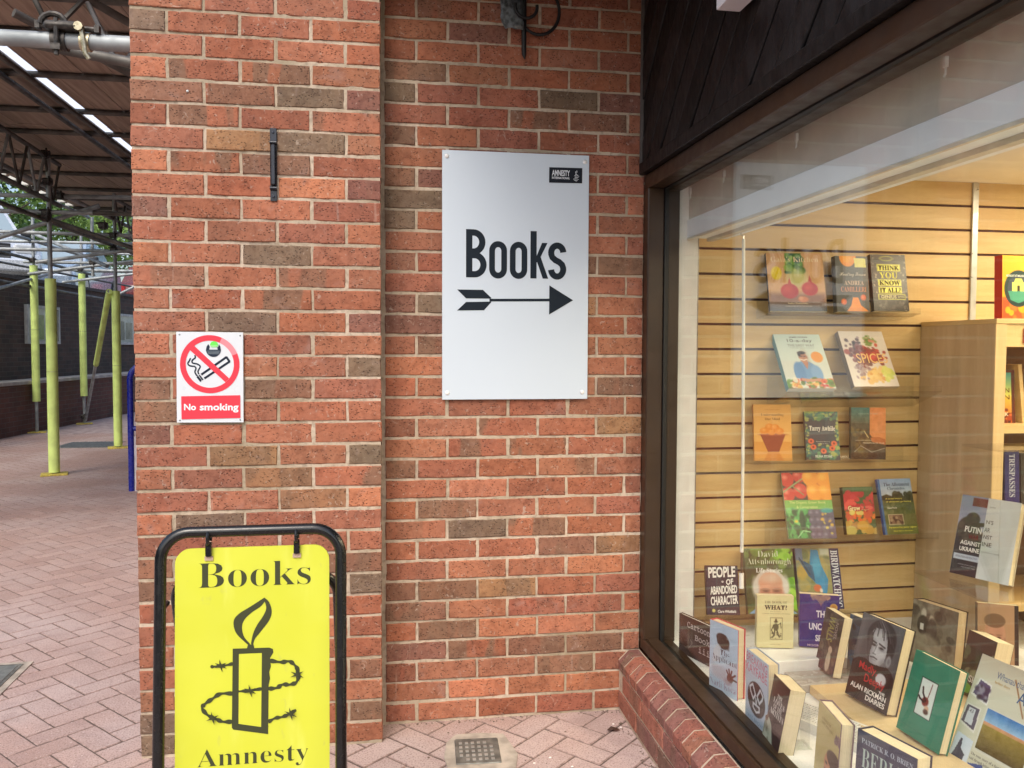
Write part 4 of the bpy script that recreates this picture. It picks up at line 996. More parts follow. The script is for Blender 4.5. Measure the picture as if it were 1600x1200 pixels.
# blue hooped barrier
t = thing('blue_hoop', 'blue painted tubular hoop barrier beyond the edge of the pillar', 'hoop barrier', (-2.1, 5.354, 0))
BLU = M('blue_paint', (.010, .022, .30), .3, var=.1, coat=.3)
R_ = .14
b = MB(); b.tube([(-2.365, 5.354, 0), (-2.365, 5.354, 1.07)]+[(-2.365+R_-R_*math.cos(a), 5.354, 1.07+R_*math.sin(a)) for a in np.linspace(.2, math.pi/2, 7)]+[(-1.5, 5.354, 1.21)]+[(-1.5+R_*math.sin(a), 5.354, 1.07+R_*math.cos(a)) for a in np.linspace(.2, math.pi/2, 7)]+[(-1.36, 5.354, 0)], .028, 14)
b.build('hoop_tube', BLU, t, smooth=True)
b = MB(); b.tube([(-2.34, 5.354, .60), (-1.38, 5.354, .60)], .024, 12); b.build('middle_rail', BLU, t, smooth=True)
b = MB(); b.box((-2.335, 5.345, .0), (-1.385, 5.362, .52)); b.build('white_board', M('white_board', (.62, .60, .64), .6), t)
# ground grate
b = MB()
t = thing('drain_grate', 'dark slotted drain grate in the paving beyond the yellow sleeved legs', 'drain grate', (-4.05, 9.4, 0))
b.box((-4.42, 9.0, -.004), (-3.68, 9.75, .002)); b.build('frame', IRON, t)
b = MB()
for i in range(14): b.box((-4.39+i*.052, 9.03, .002), (-4.36+i*.052, 9.72, .008))
b.build('bars', M('grate_bars', (.26, .28, .29), .5, metal=.5), t, kind='stuff')

# retaining wall, bench ledge and raised car park
WA = math.atan2(.45, 4.95)
Rw = Matrix.Translation((-5.60, 10.31, 0)) @ Matrix.Rotation(-WA, 4, 'Z')
DBR = brick_texture_material('dark_brickwork', (.100, .062, .048), (.058, .044, .038), (.115, .10, .085), .075)
DBR2 = brick_texture_material('ledge_brickwork', (.155, .062, .045), (.11, .050, .040), (.15, .12, .10), .075)
t = thing('ledge_wall', 'low brick ledge wall with pale flat coping along the alley', 'ledge wall', mat=Rw)
b = MB(); b.box((-.40, -9, 0), (0, 14, .78)); b.build('wall_face', DBR2, t, local=True)
b = MB()
for i in range(26): b.box((-.42, -9+i*.9+.004, .78), (.035, -9+(i+1)*.9-.004, .835), bev=.006)
b.build('coping_slabs', M('pale_coping', (.40, .38, .35), .8, var=.2, vs=5, bmp=.3), t, kind='stuff', local=True)
t = thing('retaining_wall', 'dark brick retaining wall below the parked cars', 'retaining wall', mat=Rw)
b = MB(); b.box((-.75, -9, 0), (-.42, 14, 2.47)); b.build('wall_face', DBR, t, local=True)
b = MB(); b.box((-.78, -9, 2.47), (-.39, 14, 2.53)); b.build('coping', M('dark_coping', (.07, .06, .055), .8), t, local=True)
b = MB(); b.tube([(-.60, -9, 2.74), (-.60, 14, 2.74)], .02, 8); b.build('top_rail', OLDT, t, local=True)
b = MB(); b.box((-60, -25, -.02), (-.76, 60, 2.27)); o = b.build('car_park', M('car_park_tarmac', (.14, .135, .13), .9), kind='structure'); o.matrix_world = Rw
BW = (-.42)
def notice(y0, y1, z0, z1, label, deco):
    t = thing('notice_board', label, 'notice board', mat=Rw)
    for s, (a, b_) in enumerate((((y0, z0), (y1, z0+.05)), ((y0, z1-.05), (y1, z1)), ((y0, z0+.05), (y0+.05, z1-.05)), ((y1-.05, z0+.05), (y1, z1-.05)))):
        MB().box((BW, a[0], a[1]), (BW+.05, b_[0], b_[1])).build('frame_bar', M('grey_frame', (.42, .43, .42), .5), t, local=True)
    MB().box((BW, y0+.05, z0+.05), (BW+.02, y1-.05, z1-.05)).build('backing', M('board_paper', (.66, .68, .64), .7, var=.3, vs=2.5), t, local=True)
    for k, (a, b_, c, d, col) in enumerate(deco):
        MB().box((BW+.02, y0+a, z0+c), (BW+.024+.001*k, y0+b_, z0+d)).build('poster', M('poster_%d_%d_%d' % col, s2l(col), .6, var=.3, vs=6), t, local=True)
    MB().box((BW+.036, y0+.05, z0+.05), (BW+.04, y1-.05, z1-.05)).build('glazing', GLASS, t, local=True)
notice(1.6, 2.75, 1.42, 2.08, 'pale framed notice board behind the nearest foam sleeved legs', [(.3, .62, .08, .5, (150, 170, 90)), (.75, 1.0, .2, .5, (70, 75, 70))])
notice(5.1, 6.3, 1.42, 2.08, 'pale framed notice board farther along the dark retaining wall', [(.3, .62, .1, .5, (120, 120, 115)), (.7, 1.05, .12, .48, (150, 150, 140))])

# parked cars
def car(label, M4, paint, suv=False, group='cars parked above the retaining wall'):
    t = thing('parked_car', label, 'car', mat=M4, group=group)
    L, W, H = (4.5, 1.86, 1.75) if suv else (4.4, 1.76, 1.45)
    belt = 1.08 if suv else .90; hood = 1.02 if suv else .84
    # side profile of the lower body (x forward)
    lo = [(-L/2, .45), (-L/2+.02, belt-.12), (-L/2+.12, belt-.02), (-1.5, belt), (.75 if not suv else .95, belt), (1.0, hood+.02), (L/2-.5, hood-.06), (L/2-.12, hood-.18), (L/2, hood-.42), (L/2, .35), (L/2-.1, .24), (-L/2+.1, .26)]
    vs = []; secs = [(-W/2, .10), (-W/2+.05, 0), (-W/2+.10, 0), (W/2-.10, 0), (W/2-.05, 0), (W/2, .10)]
    secs = [(-W/2, .05), (-W/2+.07, 0), (W/2-.07, 0), (W/2, .05)]
    n = len(lo); cz = .62
    for y, ins in secs:
        for x, z in lo:
            vs.append((x*(1-ins*.35), y, cz+(z-cz)*(1-ins*1.6)))
    fs = [tuple(range(n-1, -1, -1)), tuple(range(3*n, 4*n))]+[(s_*n+i, s_*n+(i+1) % n, (s_+1)*n+(i+1) % n, (s_+1)*n+i) for s_ in range(3) for i in range(n)]
    fs = [tuple(reversed(f)) for f in fs]
    o = MB().add(vs, fs).build('body', paint, t, smooth=True, local=True); bv = o.modifiers.new('b', 'BEVEL'); bv.width = .03; bv.segments = 2
    # cabin
    if suv: cab = [(-L/2+.12, belt), (-L/2+.25, H-.04), (-1.7, H), (.05, H), (.25, H-.04), (.98, belt)]
    else: cab = [(-L/2+.75, belt), (-1.05, H-.06), (-.6, H), (.1, H-.01), (.3, H-.05), (1.05, belt)]
    n = len(cab); vs = []
    for y, s_ in ((-W/2+.06, 0), (W/2-.06, 0)):
        for x, z in cab: k = (z-belt)/(H-belt); vs.append((x, y-math.copysign(.17*k, y), z))
    MB().add(vs, [tuple(range(n)), tuple(range(2*n-1, n-1, -1))]+[((i+1) % n, i, n+i, n+(i+1) % n) for i in range(n)]).build('roof', paint, t, smooth=True, local=True)
    GL = M('car_glass_sky_tint', (.30, .38, .42), .08, var=0, spec=.8)  # pale base colour stands in for sky reflected in the windows
    zr = lambda z: (z-belt)/(H-belt)
    for s_ in (-1, 1):
        wins = [((-.05, belt+.03), (-.05, H-.10), (.12, H-.10), (.80, belt+.03)), ((-1.05, belt+.03), (-.98, H-.10), (-.12, H-.10), (-.12, belt+.03))]
        if suv: wins.append(((-L/2+.3, belt+.03), (-L/2+.38, H-.12), (-1.15, H-.10), (-1.15, belt+.03)))
        else: wins.append(((-1.40, belt+.03), (-1.10, H-.16), (-1.05, H-.14), (-1.12, belt+.03)))
        for w in wins:
            f = [(x, s_*(W/2-.06-.17*zr(z)+.006), z) for x, z in w]; g = [(x, s_*(W/2-.06-.17*zr(z)-.006), z) for x, z in w]
            m_ = MB().add(f+g, [(0, 1, 2, 3), (7, 6, 5, 4)]+[((i+1) % 4, i, 4+i, 4+(i+1) % 4) for i in range(4)]); m_.build('side_window', GL, t, local=True)
    x0, z0, x1, z1 = (.98, belt, .25, H-.04) if suv else (1.05, belt, .3, H-.05)
    nx, nz = (z0-z1), -(x1-x0); l = math.hypot(nx, nz); nx, nz = -nx/l, nz/l
    def ws(k, y): return (x0+(x1-x0)*k+abs(nx)*.008, y*(W/2-.13-.15*k), z0+(z1-z0)*k+.006)
    MB().add([ws(.06, -1), ws(.06, 1), ws(.94, 1), ws(.94, -1)], [(0, 1, 2, 3)]).build('windscreen', GL, t, local=True)
    DKP = M('car_black_plastic', (.02, .02, .022), .5, var=0)
    g = M('car_lamp', (.55, .58, .6), .15, var=0)
    zc = hood-.34
    fr = thing  # noqa
    o = MB().box((L/2-.03, -.42, zc-.17), (L/2+.012, .42, zc+.10), bev=.01).build('grille', DKP, t, local=True)
    for k in range(4): MB().box((L/2+.012, -.40, zc-.145+k*.06), (L/2+.022, .40, zc-.125+k*.06)).build('grille_bar', M('grille_bar', (.12, .12, .12), .4), o, local=True)
    for s_ in (-1, 1): MB().box((L/2-.10, s_*.66-.17, zc-.07), (L/2+.004, s_*.66+.17, zc+.10), bev=.02).build('headlight', g, t, local=True)
    MB().box((L/2-.06, -W/2+.06, .30), (L/2+.05, W/2-.06, .52), bev=.03).build('bumper', paint, t, local=True)
    for s_ in (-1, 1): MB().box((-L/2-.01, s_*.68-.12, belt-.30), (-L/2+.1, s_*.68+.16, belt-.10), bev=.02).build('tail_light', M('tail_red', (.35, .02, .02), .25), t, local=True)
    for x in (-L/2+.85, L/2-.85):
        for s_ in (-1, 1):
            b = MB(); b.tube([(x, s_*(W/2-.2), .33), (x, s_*(W/2+.012), .33)], .33, 20); o = b.build('wheel', M('tyre', (.02, .02, .02), .85), t, smooth=True, local=True)
            b = MB(); b.tube([(x, s_*(W/2), .33), (x, s_*(W/2+.02), .33)], .21, 14); b.build('rim', M('alloy', (.45, .45, .46), .3, metal=.8), o, local=True)
    for s_ in (-1, 1): MB().box((-.55, s_*(W/2-.002)-.012, belt-.12), (-.38, s_*(W/2-.002)+.012, belt-.09)).build('door_handle', paint, t, local=True); MB().box((.72, s_*(W/2+.06)-.08, belt+.0), (.84, s_*(W/2+.06)+.08, belt+.13), bev=.02).build('mirror', DKP, t, local=True)
    for s_ in (-1, 1): MB().box((-1.35, s_*(W/2-.052)-.008, belt+.004), (.82, s_*(W/2-.052)+.008, belt+.022)).build('chrome_strip', M('chrome_strip', (.7, .72, .74), .2, metal=.9, var=0), t, local=True)
    return t
car('silver off-roader with a black slatted grille at the left edge above the wall', Matrix.Translation((-8.02, 14.45, 2.40)) @ Matrix.Rotation(rad(-56), 4, 'Z'), M('silver_paint', (.74, .78, .82), .25, metal=.3, var=.03, coat=.8), suv=True)
car('pale blue saloon seen side on above the retaining wall', Matrix.Translation((-7.30, 17.5, 2.34)) @ Matrix.Rotation(rad(-85.5), 4, 'Z'), M('pale_blue_paint', (.46, .56, .66), .25, metal=.3, var=.03, coat=.8))
car('dark red car farthest along the car park', Matrix.Translation((-6.6, 23.6, 2.28)) @ Matrix.Rotation(rad(95), 4, 'Z'), M('dark_red_paint', (.12, .02, .02), .25, coat=.8))

# hillside and trees behind the car park
b = MB(); random.seed(9); nx_, ny_ = 26, 40; v = []
for i in range(nx_):
    for j in range(ny_):
        x = -9.6-i*1.8; y = -10+j*2.4; v.append((x-(y-15)*.09, y, 2.26+max(0, -x-10)*.21+random.uniform(-.05, .05)+.5*math.sin(y*.13+1)*min(1, max(0, (-x-11)*.1))))
b.add(v, [(i*ny_+j, i*ny_+j+1, (i+1)*ny_+j+1, (i+1)*ny_+j) for i in range(nx_-1) for j in range(ny_-1)])
def grassm():
    m, nt, N, L, b = newmat('hill_grass'); P = pos(nt)
    c = mix(nt, rng(nt, noise(nt, .35, P, 5), .4, .62), (.13, .20, .055), (.07, .12, .04)); c = mix(nt, rng(nt, noise(nt, 14, P, 4), .4, .7, 0, .5), c, (.16, .22, .08))
    c = mix(nt, rng(nt, noise(nt, .12, P, 2), .56, .6), c, (.34, .30, .25))
    L.new(c, b.inputs['Base Color']); b.inputs['Roughness'].default_value = .95; return m
b.build('grassy_bank', grassm(), kind='structure', smooth=True)
LEAFM = []
for i, c in enumerate(((.08, .15, .04), (.15, .24, .05), (.06, .11, .04))):
    m, nt, N, L, bb = newmat('leaves'); P = pos(nt)
    L.new(mix(nt, rng(nt, noise(nt, 1.2, P, 4), .35, .65), c, tuple(v*1.7 for v in c)), bb.inputs['Base Color']); bb.inputs['Roughness'].default_value = .6; bb.inputs['Subsurface Weight'].default_value = 0
    LEAFM.append(m)
BARK = M('bark', (.07, .055, .04), .9, var=.4, vs=8, bmp=.8, bs=20)
def tree(x, y, z, h, r, mi, label, n=5200, seed=0):
    rs = np.random.RandomState(seed); t = thing('tree', label, 'tree', (x, y, z), group='trees on the bank behind the car park')
    b = MB(); b.tube([(x, y, z-.3), (x+.1, y, z+h*.3), (x, y+.1, z+h*.75)], [.05*h*.5, .035*h*.5, .01*h], 8)
    for k in range(7):
        a = k*2.4; zz_ = z+h*(.3+.07*k); b.tube([(x, y, zz_), (x+r*.5*math.cos(a), y+r*.5*math.sin(a), zz_+h*.12), (x+r*.8*math.cos(a), y+r*.8*math.sin(a), zz_+h*.2)], [.012*h, .008*h, .003*h], 6)
    b.build('trunk', BARK, t, smooth=True)
    cl = [(rs.uniform(-.75, .75)*r, rs.uniform(-.75, .75)*r, h*rs.uniform(.35, 1.0), r*rs.uniform(.25, .5)) for _ in range(26)]
    cl = [c for c in cl if math.hypot(c[0], c[1])/r < 1.25-abs(c[2]/h-.6)]
    v = []; f = []
    for k in range(n):
        c = cl[rs.randint(len(cl))]; d = rs.normal(size=3); d /= np.linalg.norm(d); q = np.array(c[:3])+d*c[3]*(rs.uniform(.55, 1.08)); q += (x, y, z)
        s_ = rs.uniform(.05, .12)*max(1, h/6); a = rs.normal(size=3); a /= np.linalg.norm(a); b_ = np.cross(a, rs.normal(size=3)); b_ /= np.linalg.norm(b_)
        i0 = len(v); v += [tuple(q-a*s_), tuple(q+b_*s_*.55), tuple(q+a*s_), tuple(q-b_*s_*.55)]; f.append((i0, i0+1, i0+2, i0+3))
    MB().add(v, f).build('crown', LEAFM[mi], t)
tree(-13.6, 27, 2.9, 6.5, 2.6, 0, 'dark green tree at the left edge above the silver car', seed=1)
tree(-11.6, 31, 2.6, 5.6, 2.6, 1, 'light green tree behind the first scaffold leg', seed=2)
tree(-17.5, 36, 4.2, 8.5, 3.4, 2, 'tall dark tree high on the bank', seed=3)
tree(-10.2, 36, 2.6, 6.0, 2.8, 0, 'round tree behind the pale blue saloon', seed=4)
tree(-13.5, 41, 3.2, 9.0, 3.6, 1, 'tall light green tree farthest back', seed=5)
tree(-20, 30, 4.6, 8, 3.2, 0, 'broad green tree beyond the left edge of the bank', seed=6)
tree(-8.0, 44, 2.4, 8.0, 4.0, 2, 'dark tree closing the end of the car park', seed=7)

# ------------------------------------------------------------------ books: covers painted on a fine vertex grid, titles as raised print
class Cv:
    def __init__(s, w, h, col, res=.0017):
        s.nx, s.ny = max(8, int(w/res)), max(8, int(h/res)); s.w, s.h = w, h
        s.U, s.V = np.meshgrid((np.arange(s.nx)+.0)/(s.nx-1), (np.arange(s.ny)+.0)/(s.ny-1)); s.A = np.zeros((s.ny, s.nx, 3)); s.A[:] = col
        s.asp = h/w; s.rs = np.random.RandomState(int(w*1e5+h*1e4) % 9973)
    def _m(s, d, soft): return np.clip(.5-d/max(soft, 1e-4), 0, 1)
    def blend(s, m, col, al=1):
        m = (m*al)[..., None]; s.A = s.A*(1-m)+np.array(col, float)*m; return s
    def rect(s, u0, v0, u1, v1, col, al=1, soft=.012):
        d = np.maximum(np.maximum(u0-s.U, s.U-u1), np.maximum(v0-s.V, s.V-v1)*s.asp); return s.blend(s._m(d, soft), col, al)
    def ell(s, cx, cy, rx, ry, col, al=1, soft=.025, rot=0):
        x = s.U-cx; y = (s.V-cy)*s.asp; c, q = math.cos(rad(rot)), math.sin(rad(rot)); X = x*c+y*q; Y = -x*q+y*c
        r = np.sqrt((X/rx)**2+(Y/(ry*s.asp))**2); return s.blend(s._m((r-1)*min(rx, ry*s.asp), soft), col, al)
    def poly(s, pts, col, al=1):
        ins = np.zeros(s.U.shape, bool); n = len(pts)
        for i in range(n):
            (x0, y0), (x1, y1) = pts[i], pts[(i+1) % n]
            if y0 == y1: continue
            c = ((y0 > s.V) != (y1 > s.V)) & (s.U < (x1-x0)*(s.V-y0)/(y1-y0)+x0); ins ^= c
        return s.blend(ins.astype(float), col, al)
    def line(s, pts, w, col, al=1):
        for (x0, y0), (x1, y1) in zip(pts, pts[1:]):
            dx, dy = x1-x0, (y1-y0)*s.asp; l = dx*dx+dy*dy+1e-9; px, py = s.U-x0, (s.V-y0)*s.asp
            t = np.clip((px*dx+py*dy)/l, 0, 1); d = np.hypot(px-t*dx, py-t*dy)-w/2; s.blend(s._m(d, .012), col, al)
        return s
    def grad(s, v0, v1, c0, c1, u0=0, u1=1, al=1):
        t = np.clip((s.V-v0)/(v1-v0), 0, 1)[..., None]; m = ((s.V >= v0) & (s.V <= v1) & (s.U >= u0) & (s.U <= u1)).astype(float)[..., None]*al
        s.A = s.A*(1-m)+(np.array(c0)*(1-t)+np.array(c1)*t)*m; return s
    def noise(s, amp, k=6, u0=0, v0=0, u1=1, v1=1):
        n = np.zeros(s.U.shape)
        for o, a in ((k, 1), (k*2.3, .6), (k*5, .4)):
            g = s.rs.normal(size=(int(o*s.asp)+3, int(o)+3)); yi = s.V*(g.shape[0]-2); xi = s.U*(g.shape[1]-2); a0 = yi.astype(int); b0 = xi.astype(int); fy, fx = yi-a0, xi-b0
            n += a*((g[a0, b0]*(1-fx)+g[a0, b0+1]*fx)*(1-fy)+(g[a0+1, b0]*(1-fx)+g[a0+1, b0+1]*fx)*fy)
        m = ((s.V >= v0) & (s.V <= v1) & (s.U >= u0) & (s.U <= u1)); s.A += (n*amp*m)[..., None]; return s
    def blobs(s, n, cols, r, u0=0, v0=0, u1=1, v1=1, al=.9, center=None):
        for i in range(n):
            cx, cy = s.rs.uniform(u0, u1), s.rs.uniform(v0, v1)
            if center:
                a = s.rs.uniform(0, 6.28); q = abs(s.rs.normal())*.5; cx, cy = center[0]+center[2]*q*math.cos(a), center[1]+center[3]*q*math.sin(a)
                if not (0 < cx < 1 and 0 < cy < 1): continue
            rr_ = r*s.rs.uniform(.5, 1.4); s.ell(cx, cy, rr_, rr_/s.asp*s.rs.uniform(.5, 1.2), cols[s.rs.randint(len(cols))], al, rot=s.rs.uniform(0, 180))
        return s
def face(c, cx, cy, w, h, skin, dark, hair, old=False):
    c.ell(cx, cy, w, h, skin); c.ell(cx+w*.45, cy+.02, w*.55, h*.8, tuple(v*.86 for v in skin), .6, soft=.15)
    for s_ in (-1, 1):
        c.ell(cx+s_*w*.42, cy-h*.12, w*.20, h*.065, dark, .9); c.ell(cx+s_*w*.42, cy-h*.27, w*.27, h*.045, tuple(.6*a+.4*b for a, b in zip(hair, skin)), .8)
    c.ell(cx+w*.08, cy+h*.14, w*.14, h*.16, tuple(v*.88 for v in skin), .8); c.line([(cx-w*.32, cy+h*.48), (cx+w*.3, cy+h*.46)], w*.10, tuple(v*.62 for v in skin))
    c.ell(cx-w*1.0, cy+.0, w*.13, h*.16, tuple(v*.9 for v in skin)); c.ell(cx+w*1.0, cy, w*.13, h*.16, tuple(v*.85 for v in skin))

def bookmat():
    m, nt, N, L, b = newmat('printed_cover'); a = N.new('ShaderNodeAttribute'); a.attribute_name = 'print'
    L.new(a.outputs['Color'], b.inputs['Base Color']); b.inputs['Roughness'].default_value = .32; b.inputs['Specular IOR Level'].default_value = .4; return m
COVER = bookmat()
def pagemat(c):
    m, nt, N, L, b = newmat('pages'); P = N.new('ShaderNodeTexCoord'); mp = N.new('ShaderNodeMapping'); mp.inputs['Scale'].default_value = (3, 900, 3)
    L.new(P.outputs['Object'], mp.inputs[0]); f = noise(nt, 1.0, mp.outputs[0], 2)
    L.new(mix(nt, rng(nt, f, .35, .65), tuple(v*.84 for v in c), c), b.inputs['Base Color']); b.inputs['Roughness'].default_value = .85; bump(nt, b, f, .3, .001); return m
PAGES = {'cream': pagemat((.74, .64, .44)), 'white': pagemat((.80, .78, .70)), 'tan': pagemat((.60, .47, .30))}
def make_book(pose, T, art, label, spine=(40, 40, 45), pages='cream', hard=False, texts=(), back=None, shapes=None, curve=0):
    X, Y, Z, th, ti, w, h = pose
    rt = Vector((math.cos(th), math.sin(th), 0)); n = Vector((math.sin(th), -math.cos(th), 0)); up = Vector((0, 0, 1))*math.cos(ti)-n*math.sin(ti)
    inn = up.cross(rt); Mx = Matrix((rt, inn, up)).transposed().to_4x4(); Mx.translation = (X, Y, Z+.0006)
    t = thing('book', label, 'book', mat=Mx)
    bt = .0024 if hard else .0006; ov = .003 if hard else 0
    c = art(Cv(w, h, (200, 200, 200))) if art else None
    b = MB(); nx, ny = c.nx, c.ny; A = np.clip(c.A, 0, 255)/255.
    A = np.where(A <= .04045, A/12.92, ((A+.055)/1.055)**2.4)
    cols = []
    xs = np.linspace(0, w, nx); zs = np.linspace(h, 0, ny)
    vs = [(float(x), -curve*math.sin(math.pi*x/w), float(z)) for z in zs for x in xs]
    fs = [(j*nx+i, (j+1)*nx+i, (j+1)*nx+i+1, j*nx+i+1) for j in range(ny-1) for i in range(nx-1)]
    b.add(vs, fs); cols += [tuple(v) for v in A.reshape(-1, 3)]
    sp = s2l(spine); bk = s2l(back or spine)
    def addbox(a, d, col): b.box(a, d); cols.extend([col]*8)
    e = .0002
    addbox((0, e, 0), (w, bt+e, h), bk if hard else tuple(np.array(A[ny//2, nx//2])*.8))
    addbox((0, T-bt, 0), (w, T, h), bk); addbox((-.0008, e, 0), (bt+.0002, T, h), sp)
    me = b.mesh('cover', COVER); o = link('cover', me, t)
    at = me.color_attributes.new('print', 'FLOAT_COLOR', 'POINT'); at.data.foreach_set('color', np.array([(*c_, 1) for c_ in cols], dtype=np.float32).ravel())
    b = MB(); b.box((bt+.0004, bt+.0004, ov), (w-ov-.0006, T-bt-.0002, h-ov-(0 if hard else .0004))); b.build('pages', PAGES[pages], t, local=True)
    p = Print((0, 0, h), (w, 0, 0), (0, 0, -h), (0, -1, 0), step=.00007, z0=.0003+curve)
    if shapes: shapes(p)
    for q in texts:
        s_, st, u0, v0, u1, v1, col = q[:7]; thin = q[7] if len(q) > 7 and not isinstance(q[7], str) else 0
        if len(q) > 7 and q[7] == 'down':
            co, f_, _ = txt(s_, st, 0); p.put([(u0+(c_[1])*(u1-u0), v0+c_[0]*(v1-v0)) for c_ in co], [tuple(reversed(f)) for f in f_], col)
        else:
            co, f_, _ = txt(s_, st, thin); sl = q[8] if len(q) > 8 else 0
            p.put([(u0+c_[0]*(u1-u0), v1-c_[1]*(v1-v0)+sl*c_[0]) for c_ in co], [tuple(f) for f in f_], col)
    # spine lettering when asked for with key 'spine'
    if p.mb.v: p.mb.build('lettering', p.mats, t, local=True)
    return t
WHT, BKK, YLW = (238, 236, 228), (24, 24, 28), (232, 214, 60)

# --- slatwall row 1
def a_gaia(c):
    c.grad(0, 1, (214, 170, 128), (226, 186, 142)); c.rect(0, .70, 1, 1, (150, 112, 96), soft=.1); c.grad(.84, 1, (140, 118, 108), (100, 106, 120)); c.rect(.33, 0, .62, .36, (84, 128, 70)); c.blobs(40, [(60, 110, 50), (160, 196, 96), (40, 84, 60), (120, 170, 80)], .05, .34, .02, .62, .34)
    c.ell(.52, .42, .17, .16, (206, 214, 150), .8, soft=.12); c.ell(.16, .35, .095, .115, (236, 212, 40))
    for cx, cy, r in ((.37, .66, .155), (.73, .62, .14)): c.ell(cx, cy, r, r*.82, (190, 58, 60)); c.ell(cx-.04, cy-.03, r*.5, r*.4, (216, 92, 84), .8, soft=.1); c.poly([(cx-.03, cy-.1), (cx+.01, cy-.24), (cx+.05, cy-.1)], (196, 84, 76))
    c.ell(.6, .8, .09, .05, (206, 132, 92)); c.ell(.56, .78, .04, .03, (220, 160, 120)); return c.noise(4, 8)
make_book((1.486, -.000, 1.530, -.143, .288, .222, .240), .014, a_gaia, 'cookbook with two red pomegranates on its peach cover, left on the top shelf', (60, 58, 60), texts=[("Gaia's Kitchen", 'ser', .08, .06, .92, .155, (240, 222, 186), -.01), ('Julia Ponsonby', 'ser', .32, .855, .68, .89, (240, 226, 200), -.01), ('FOREWORD BY SATISH KUMAR', 'sans', .28, .91, .74, .925, (225, 215, 200))])
def a_cam(c):
    c.A[:] = (84, 84, 84); c.ell(.38, .0, .26, .19, (236, 150, 50)); c.ell(.38, .03, .15, .1, (244, 182, 60), .7, soft=.1); c.poly([(.57, .03), (.93, .04), (.94, .2), (.6, .2)], (226, 222, 132))
    c.poly([(.5, .74), (.66, .74), (.74, .88), (.98, .99), (.3, .99), (.44, .88)], (240, 150, 56)); c.ell(.22, .82, .085, .055, (216, 104, 62)); c.ell(.82, .74, .085, .055, (216, 104, 62)); c.ell(.21, .81, .04, .03, (236, 140, 90), .8); c.ell(.81, .73, .04, .03, (236, 140, 90), .8); return c.noise(4, 7)
make_book((1.766, -.000, 1.530, .0, .118, .138, .222), .028, a_cam, 'grey crime novel with an orange bell and a pale sticker on the top shelf', (96, 92, 86), texts=[('Hunting Season', 'scr', .12, .29, .92, .38, (214, 206, 196)), ('ANDREA', 'ser', .25, .44, .85, .52, (216, 190, 170)), ('CAMILLERI', 'ser', .14, .55, .92, .64, (214, 150, 118))])
def a_think(c):
    c.A[:] = (58, 54, 50); c.blobs(34, [(128, 120, 108), (100, 94, 86), (180, 170, 150)], .022, 0, 0, .2, 1); c.blobs(26, [(128, 120, 108), (170, 160, 140)], .022, .84, 0, 1, 1); c.blobs(20, [(120, 112, 100), (90, 86, 78)], .05, .2, .82, .9, .98, .6)
    for y0, y1 in ((.17, .30), (.44, .56), (.57, .69)): c.rect(.16, y0, .84, y1, (178, 176, 48)); c.rect(.185, y0+.012, .815, y1-.012, (226, 222, 70))
    c.ell(.45, .07, .2, .045, (160, 160, 54)); c.ell(.45, .07, .16, .03, (70, 66, 50)); c.rect(.14, .70, .92, .80, (196, 192, 80)); c.rect(.17, .715, .9, .785, (62, 56, 48)); return c
make_book((1.924, -.000, 1.535, -.006, .175, .150, .230), .022, a_think, 'black quiz book with yellow block lettering at the right end of the top shelf', (50, 46, 44), texts=[('THINK', 'ser', .2, .195, .8, .28, (60, 54, 30), .01), ('YOU', 'ser', .22, .315, .74, .425, (232, 228, 110), .012), ('KNOW', 'ser', .2, .46, .8, .545, (60, 54, 30), .01), ('IT ALL?', 'ser', .2, .59, .8, .675, (60, 54, 30), .01), ('GENIUS', 'sb', .22, .722, .66, .78, (228, 222, 180), .01), ('EDITION', 'sb', .70, .735, .88, .768, (228, 222, 180))])
# --- row 2
def a_aday(c):
    c.grad(0, 1, (206, 224, 220), (222, 228, 220)); c.rect(0, .5, 1, .8, (214, 216, 208), .6, soft=.05)
    c.ell(.5, .70, .24, .2, (118, 158, 206)); c.ell(.34, .72, .12, .2, (104, 146, 198)); c.ell(.7, .74, .12, .16, (132, 170, 214)); c.poly([(.46, .52), (.58, .52), (.52, .66)], (196, 132, 98)); face(c, .5, .435, .085, .105, (204, 146, 112), (60, 40, 34), (50, 38, 32)); c.ell(.49, .352, .082, .03, (52, 40, 34)); c.ell(.43, .38, .03, .04, (52, 40, 34)); c.line([(.43, .47), (.5, .49), (.57, .47)], .02, (240, 232, 224))
    c.ell(.80, .43, .125, .1, (240, 160, 60)); c.blobs(120, [(226, 120, 60), (200, 60, 44), (110, 150, 60), (238, 196, 100), (240, 232, 214), (90, 120, 50), (222, 150, 110)], .045, 0, .84, 1, 1); c.line([(.36, .84), (.55, .86), (.72, .84)], .06, (206, 150, 116)); return c
make_book((1.537, -.060, 1.233, -.026, .604, .193, .254), .024, a_aday, 'pale blue cookbook showing a smiling man in a denim shirt on the second shelf', (92, 152, 164), pages='white', texts=[('JAMIE WONG', 'sb', .32, .045, .72, .075, (90, 80, 84)), ('10-a-day', 'sans', .26, .09, .8, .17, (110, 112, 112), .006), ('THE EASY WAY', 'sans', .24, .19, .82, .235, (124, 126, 126)), ('FIVE INGREDIENT MEALS FOR GOOD HEALTH', 'sans', .28, .255, .8, .268, (130, 132, 130))])
